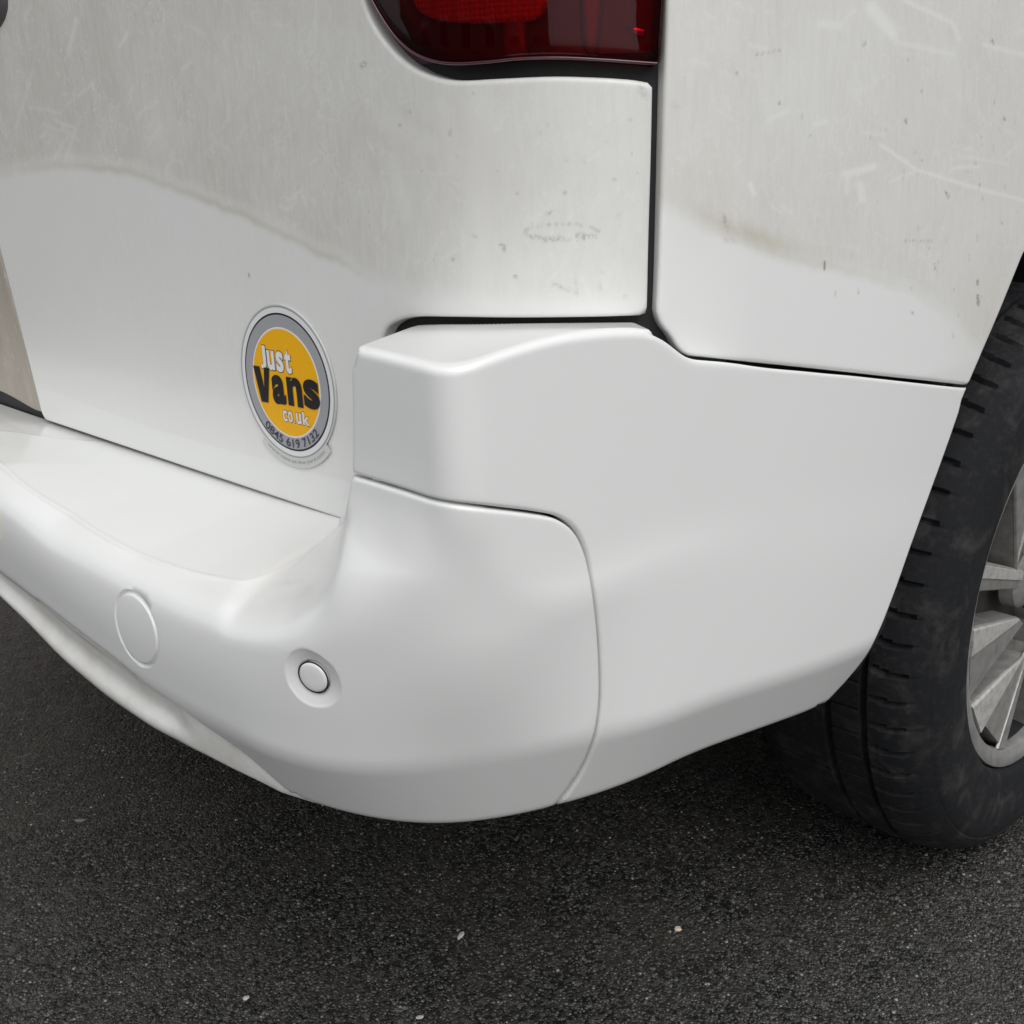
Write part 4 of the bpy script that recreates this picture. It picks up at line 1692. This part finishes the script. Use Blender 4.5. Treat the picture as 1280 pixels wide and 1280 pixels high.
def pebble(u, v_, size, col, name, label, cat, elong=1.0, seed=1, ang=0):
    P_ = onz(u, v_, 0.0)
    v, f = rock(seed, .55)
    v = v * size
    v[:, 0] *= elong
    R_ = np.array([[math.cos(ang), -math.sin(ang), 0], [math.sin(ang), math.cos(ang), 0], [0, 0, 1]])
    v = v @ R_.T
    v[:, 2] -= v[:, 2].min() - .0
    o = mesh_obj(name, v, f, mat('stone', col, .7), smooth=False)
    o.location = P_
    o['label'] = label
    o['category'] = cat
    return o


pebble(847, 1163, .0042, (.62, .47, .40), 'pebble', 'small pinkish pebble lying on the dark asphalt below the seam of the bumper', 'pebble', 1.1, 3)
pebble(576, 1171, .0030, (.60, .59, .57), 'paint_flake', 'thin slanted white flake on the asphalt under the bumper corner', 'flake', 2.2, 5, .4)
pebble(308, 1249, .0034, (.5, .49, .46), 'pebble', 'whitish pebble on the asphalt low and left of the slanted flake', 'pebble', 1.2, 6)
pebble(525, 1273, .0028, (.45, .44, .41), 'pebble', 'long grey pebble at the bottom edge below the slanted flake', 'pebble', 1.7, 8, -.6)
pebble(101, 1027, .0042, (.16, .15, .14), 'pebble', 'dull flat grey pebble in the van shadow beneath the round bumper cover', 'pebble', 2.0, 9, -.7)


# ------------------------------------------------------------------ unseen brick buildings added round the van to close off the low sky
M_BRICK = mat('red_brick', (.3, .14, .1), .85)
t = NT(M_BRICK)
g = t.n('NewGeometry')
mp = t.n('Mapping')
mp.inputs['Rotation'].default_value = (math.radians(90), 0, 0)
t.l(g.outputs['Position'], mp.inputs['Vector'])
c = t.mix(t.noise(mp.outputs[0], 1.3, 5), (.30, .24, .21), (.40, .36, .32))
t.l(c, t.b.inputs['Base Color'])
M_GLASS = mat('dark_window_glass', (.03, .035, .04), .08)
M_FRAME = mat('white_window_frame', (.7, .7, .68), .5)


def building(name, label, x0, x1, y0, y1, h, face):  # unseen building, put in to shut out low sky light
    e = empty(name, label, 'building', ((x0 + x1) / 2, (y0 + y1) / 2, 0))
    inv = Matrix.Translation(Vector(((x0 + x1) / 2, (y0 + y1) / 2, 0))).inverted()

    def part(nm, V, Fc, m):
        o = mesh_obj(nm, V, Fc, m, smooth=False)
        o.parent = e
        o.matrix_parent_inverse = inv
        return o
    V, Fc = box(x0, x1, y0, y1, -.01, h)
    part('wall', V, Fc, M_BRICK)
    V, Fc = box(x0 - .15, x1 + .15, y0 - .15, y1 + .15, h + .002, h + .25)
    part('roof', V, Fc, M_GREY)
    along = (y0, y1) if face in ('+x', '-x') else (x0, x1)
    c_ = along[0] + 1.4
    while c_ < along[1] - 1.4:
        for z in (1.0, 3.7):
            if z + 1.4 > h - .3:
                continue
            for nm, m, w_, z0, z1, d in (('window_frame', M_FRAME, .60, z, z + 1.3, .03), ('window_pane', M_GLASS, .53, z + .07, z + 1.23, .045)):
                if face == '+x':
                    V, Fc = box(x1 - .02, x1 + d, c_ - w_, c_ + w_, z0, z1)
                elif face == '-x':
                    V, Fc = box(x0 - d, x0 + .02, c_ - w_, c_ + w_, z0, z1)
                elif face == '+y':
                    V, Fc = box(c_ - w_, c_ + w_, y1 - .02, y1 + d, z0, z1)
                else:
                    V, Fc = box(c_ - w_, c_ + w_, y0 - d, y0 + .02, z0, z1)
                part(nm, V, Fc, m)
        c_ += 2.6


building('unseen_brick_building', 'unseen red brick building added well behind the photographer to block low sky', -18.5, -14.0, -6.0, 12.0, 5.0, '+x')
building('unseen_brick_building', 'unseen red brick building added on the far side of the van to block low sky', -3.0, 13.0, 7.0, 11.0, 6.4, '-y')
building('unseen_brick_building', 'unseen low brick building added opposite the clean flank of the van to block low sky', -8.0, 16.0, -20.0, -16.0, 4.6, '+y')
building('unseen_brick_building', 'unseen brick building added beyond the front of the van to block low sky', 14.0, 18.0, -8.0, 6.0, 6.4, '-x')
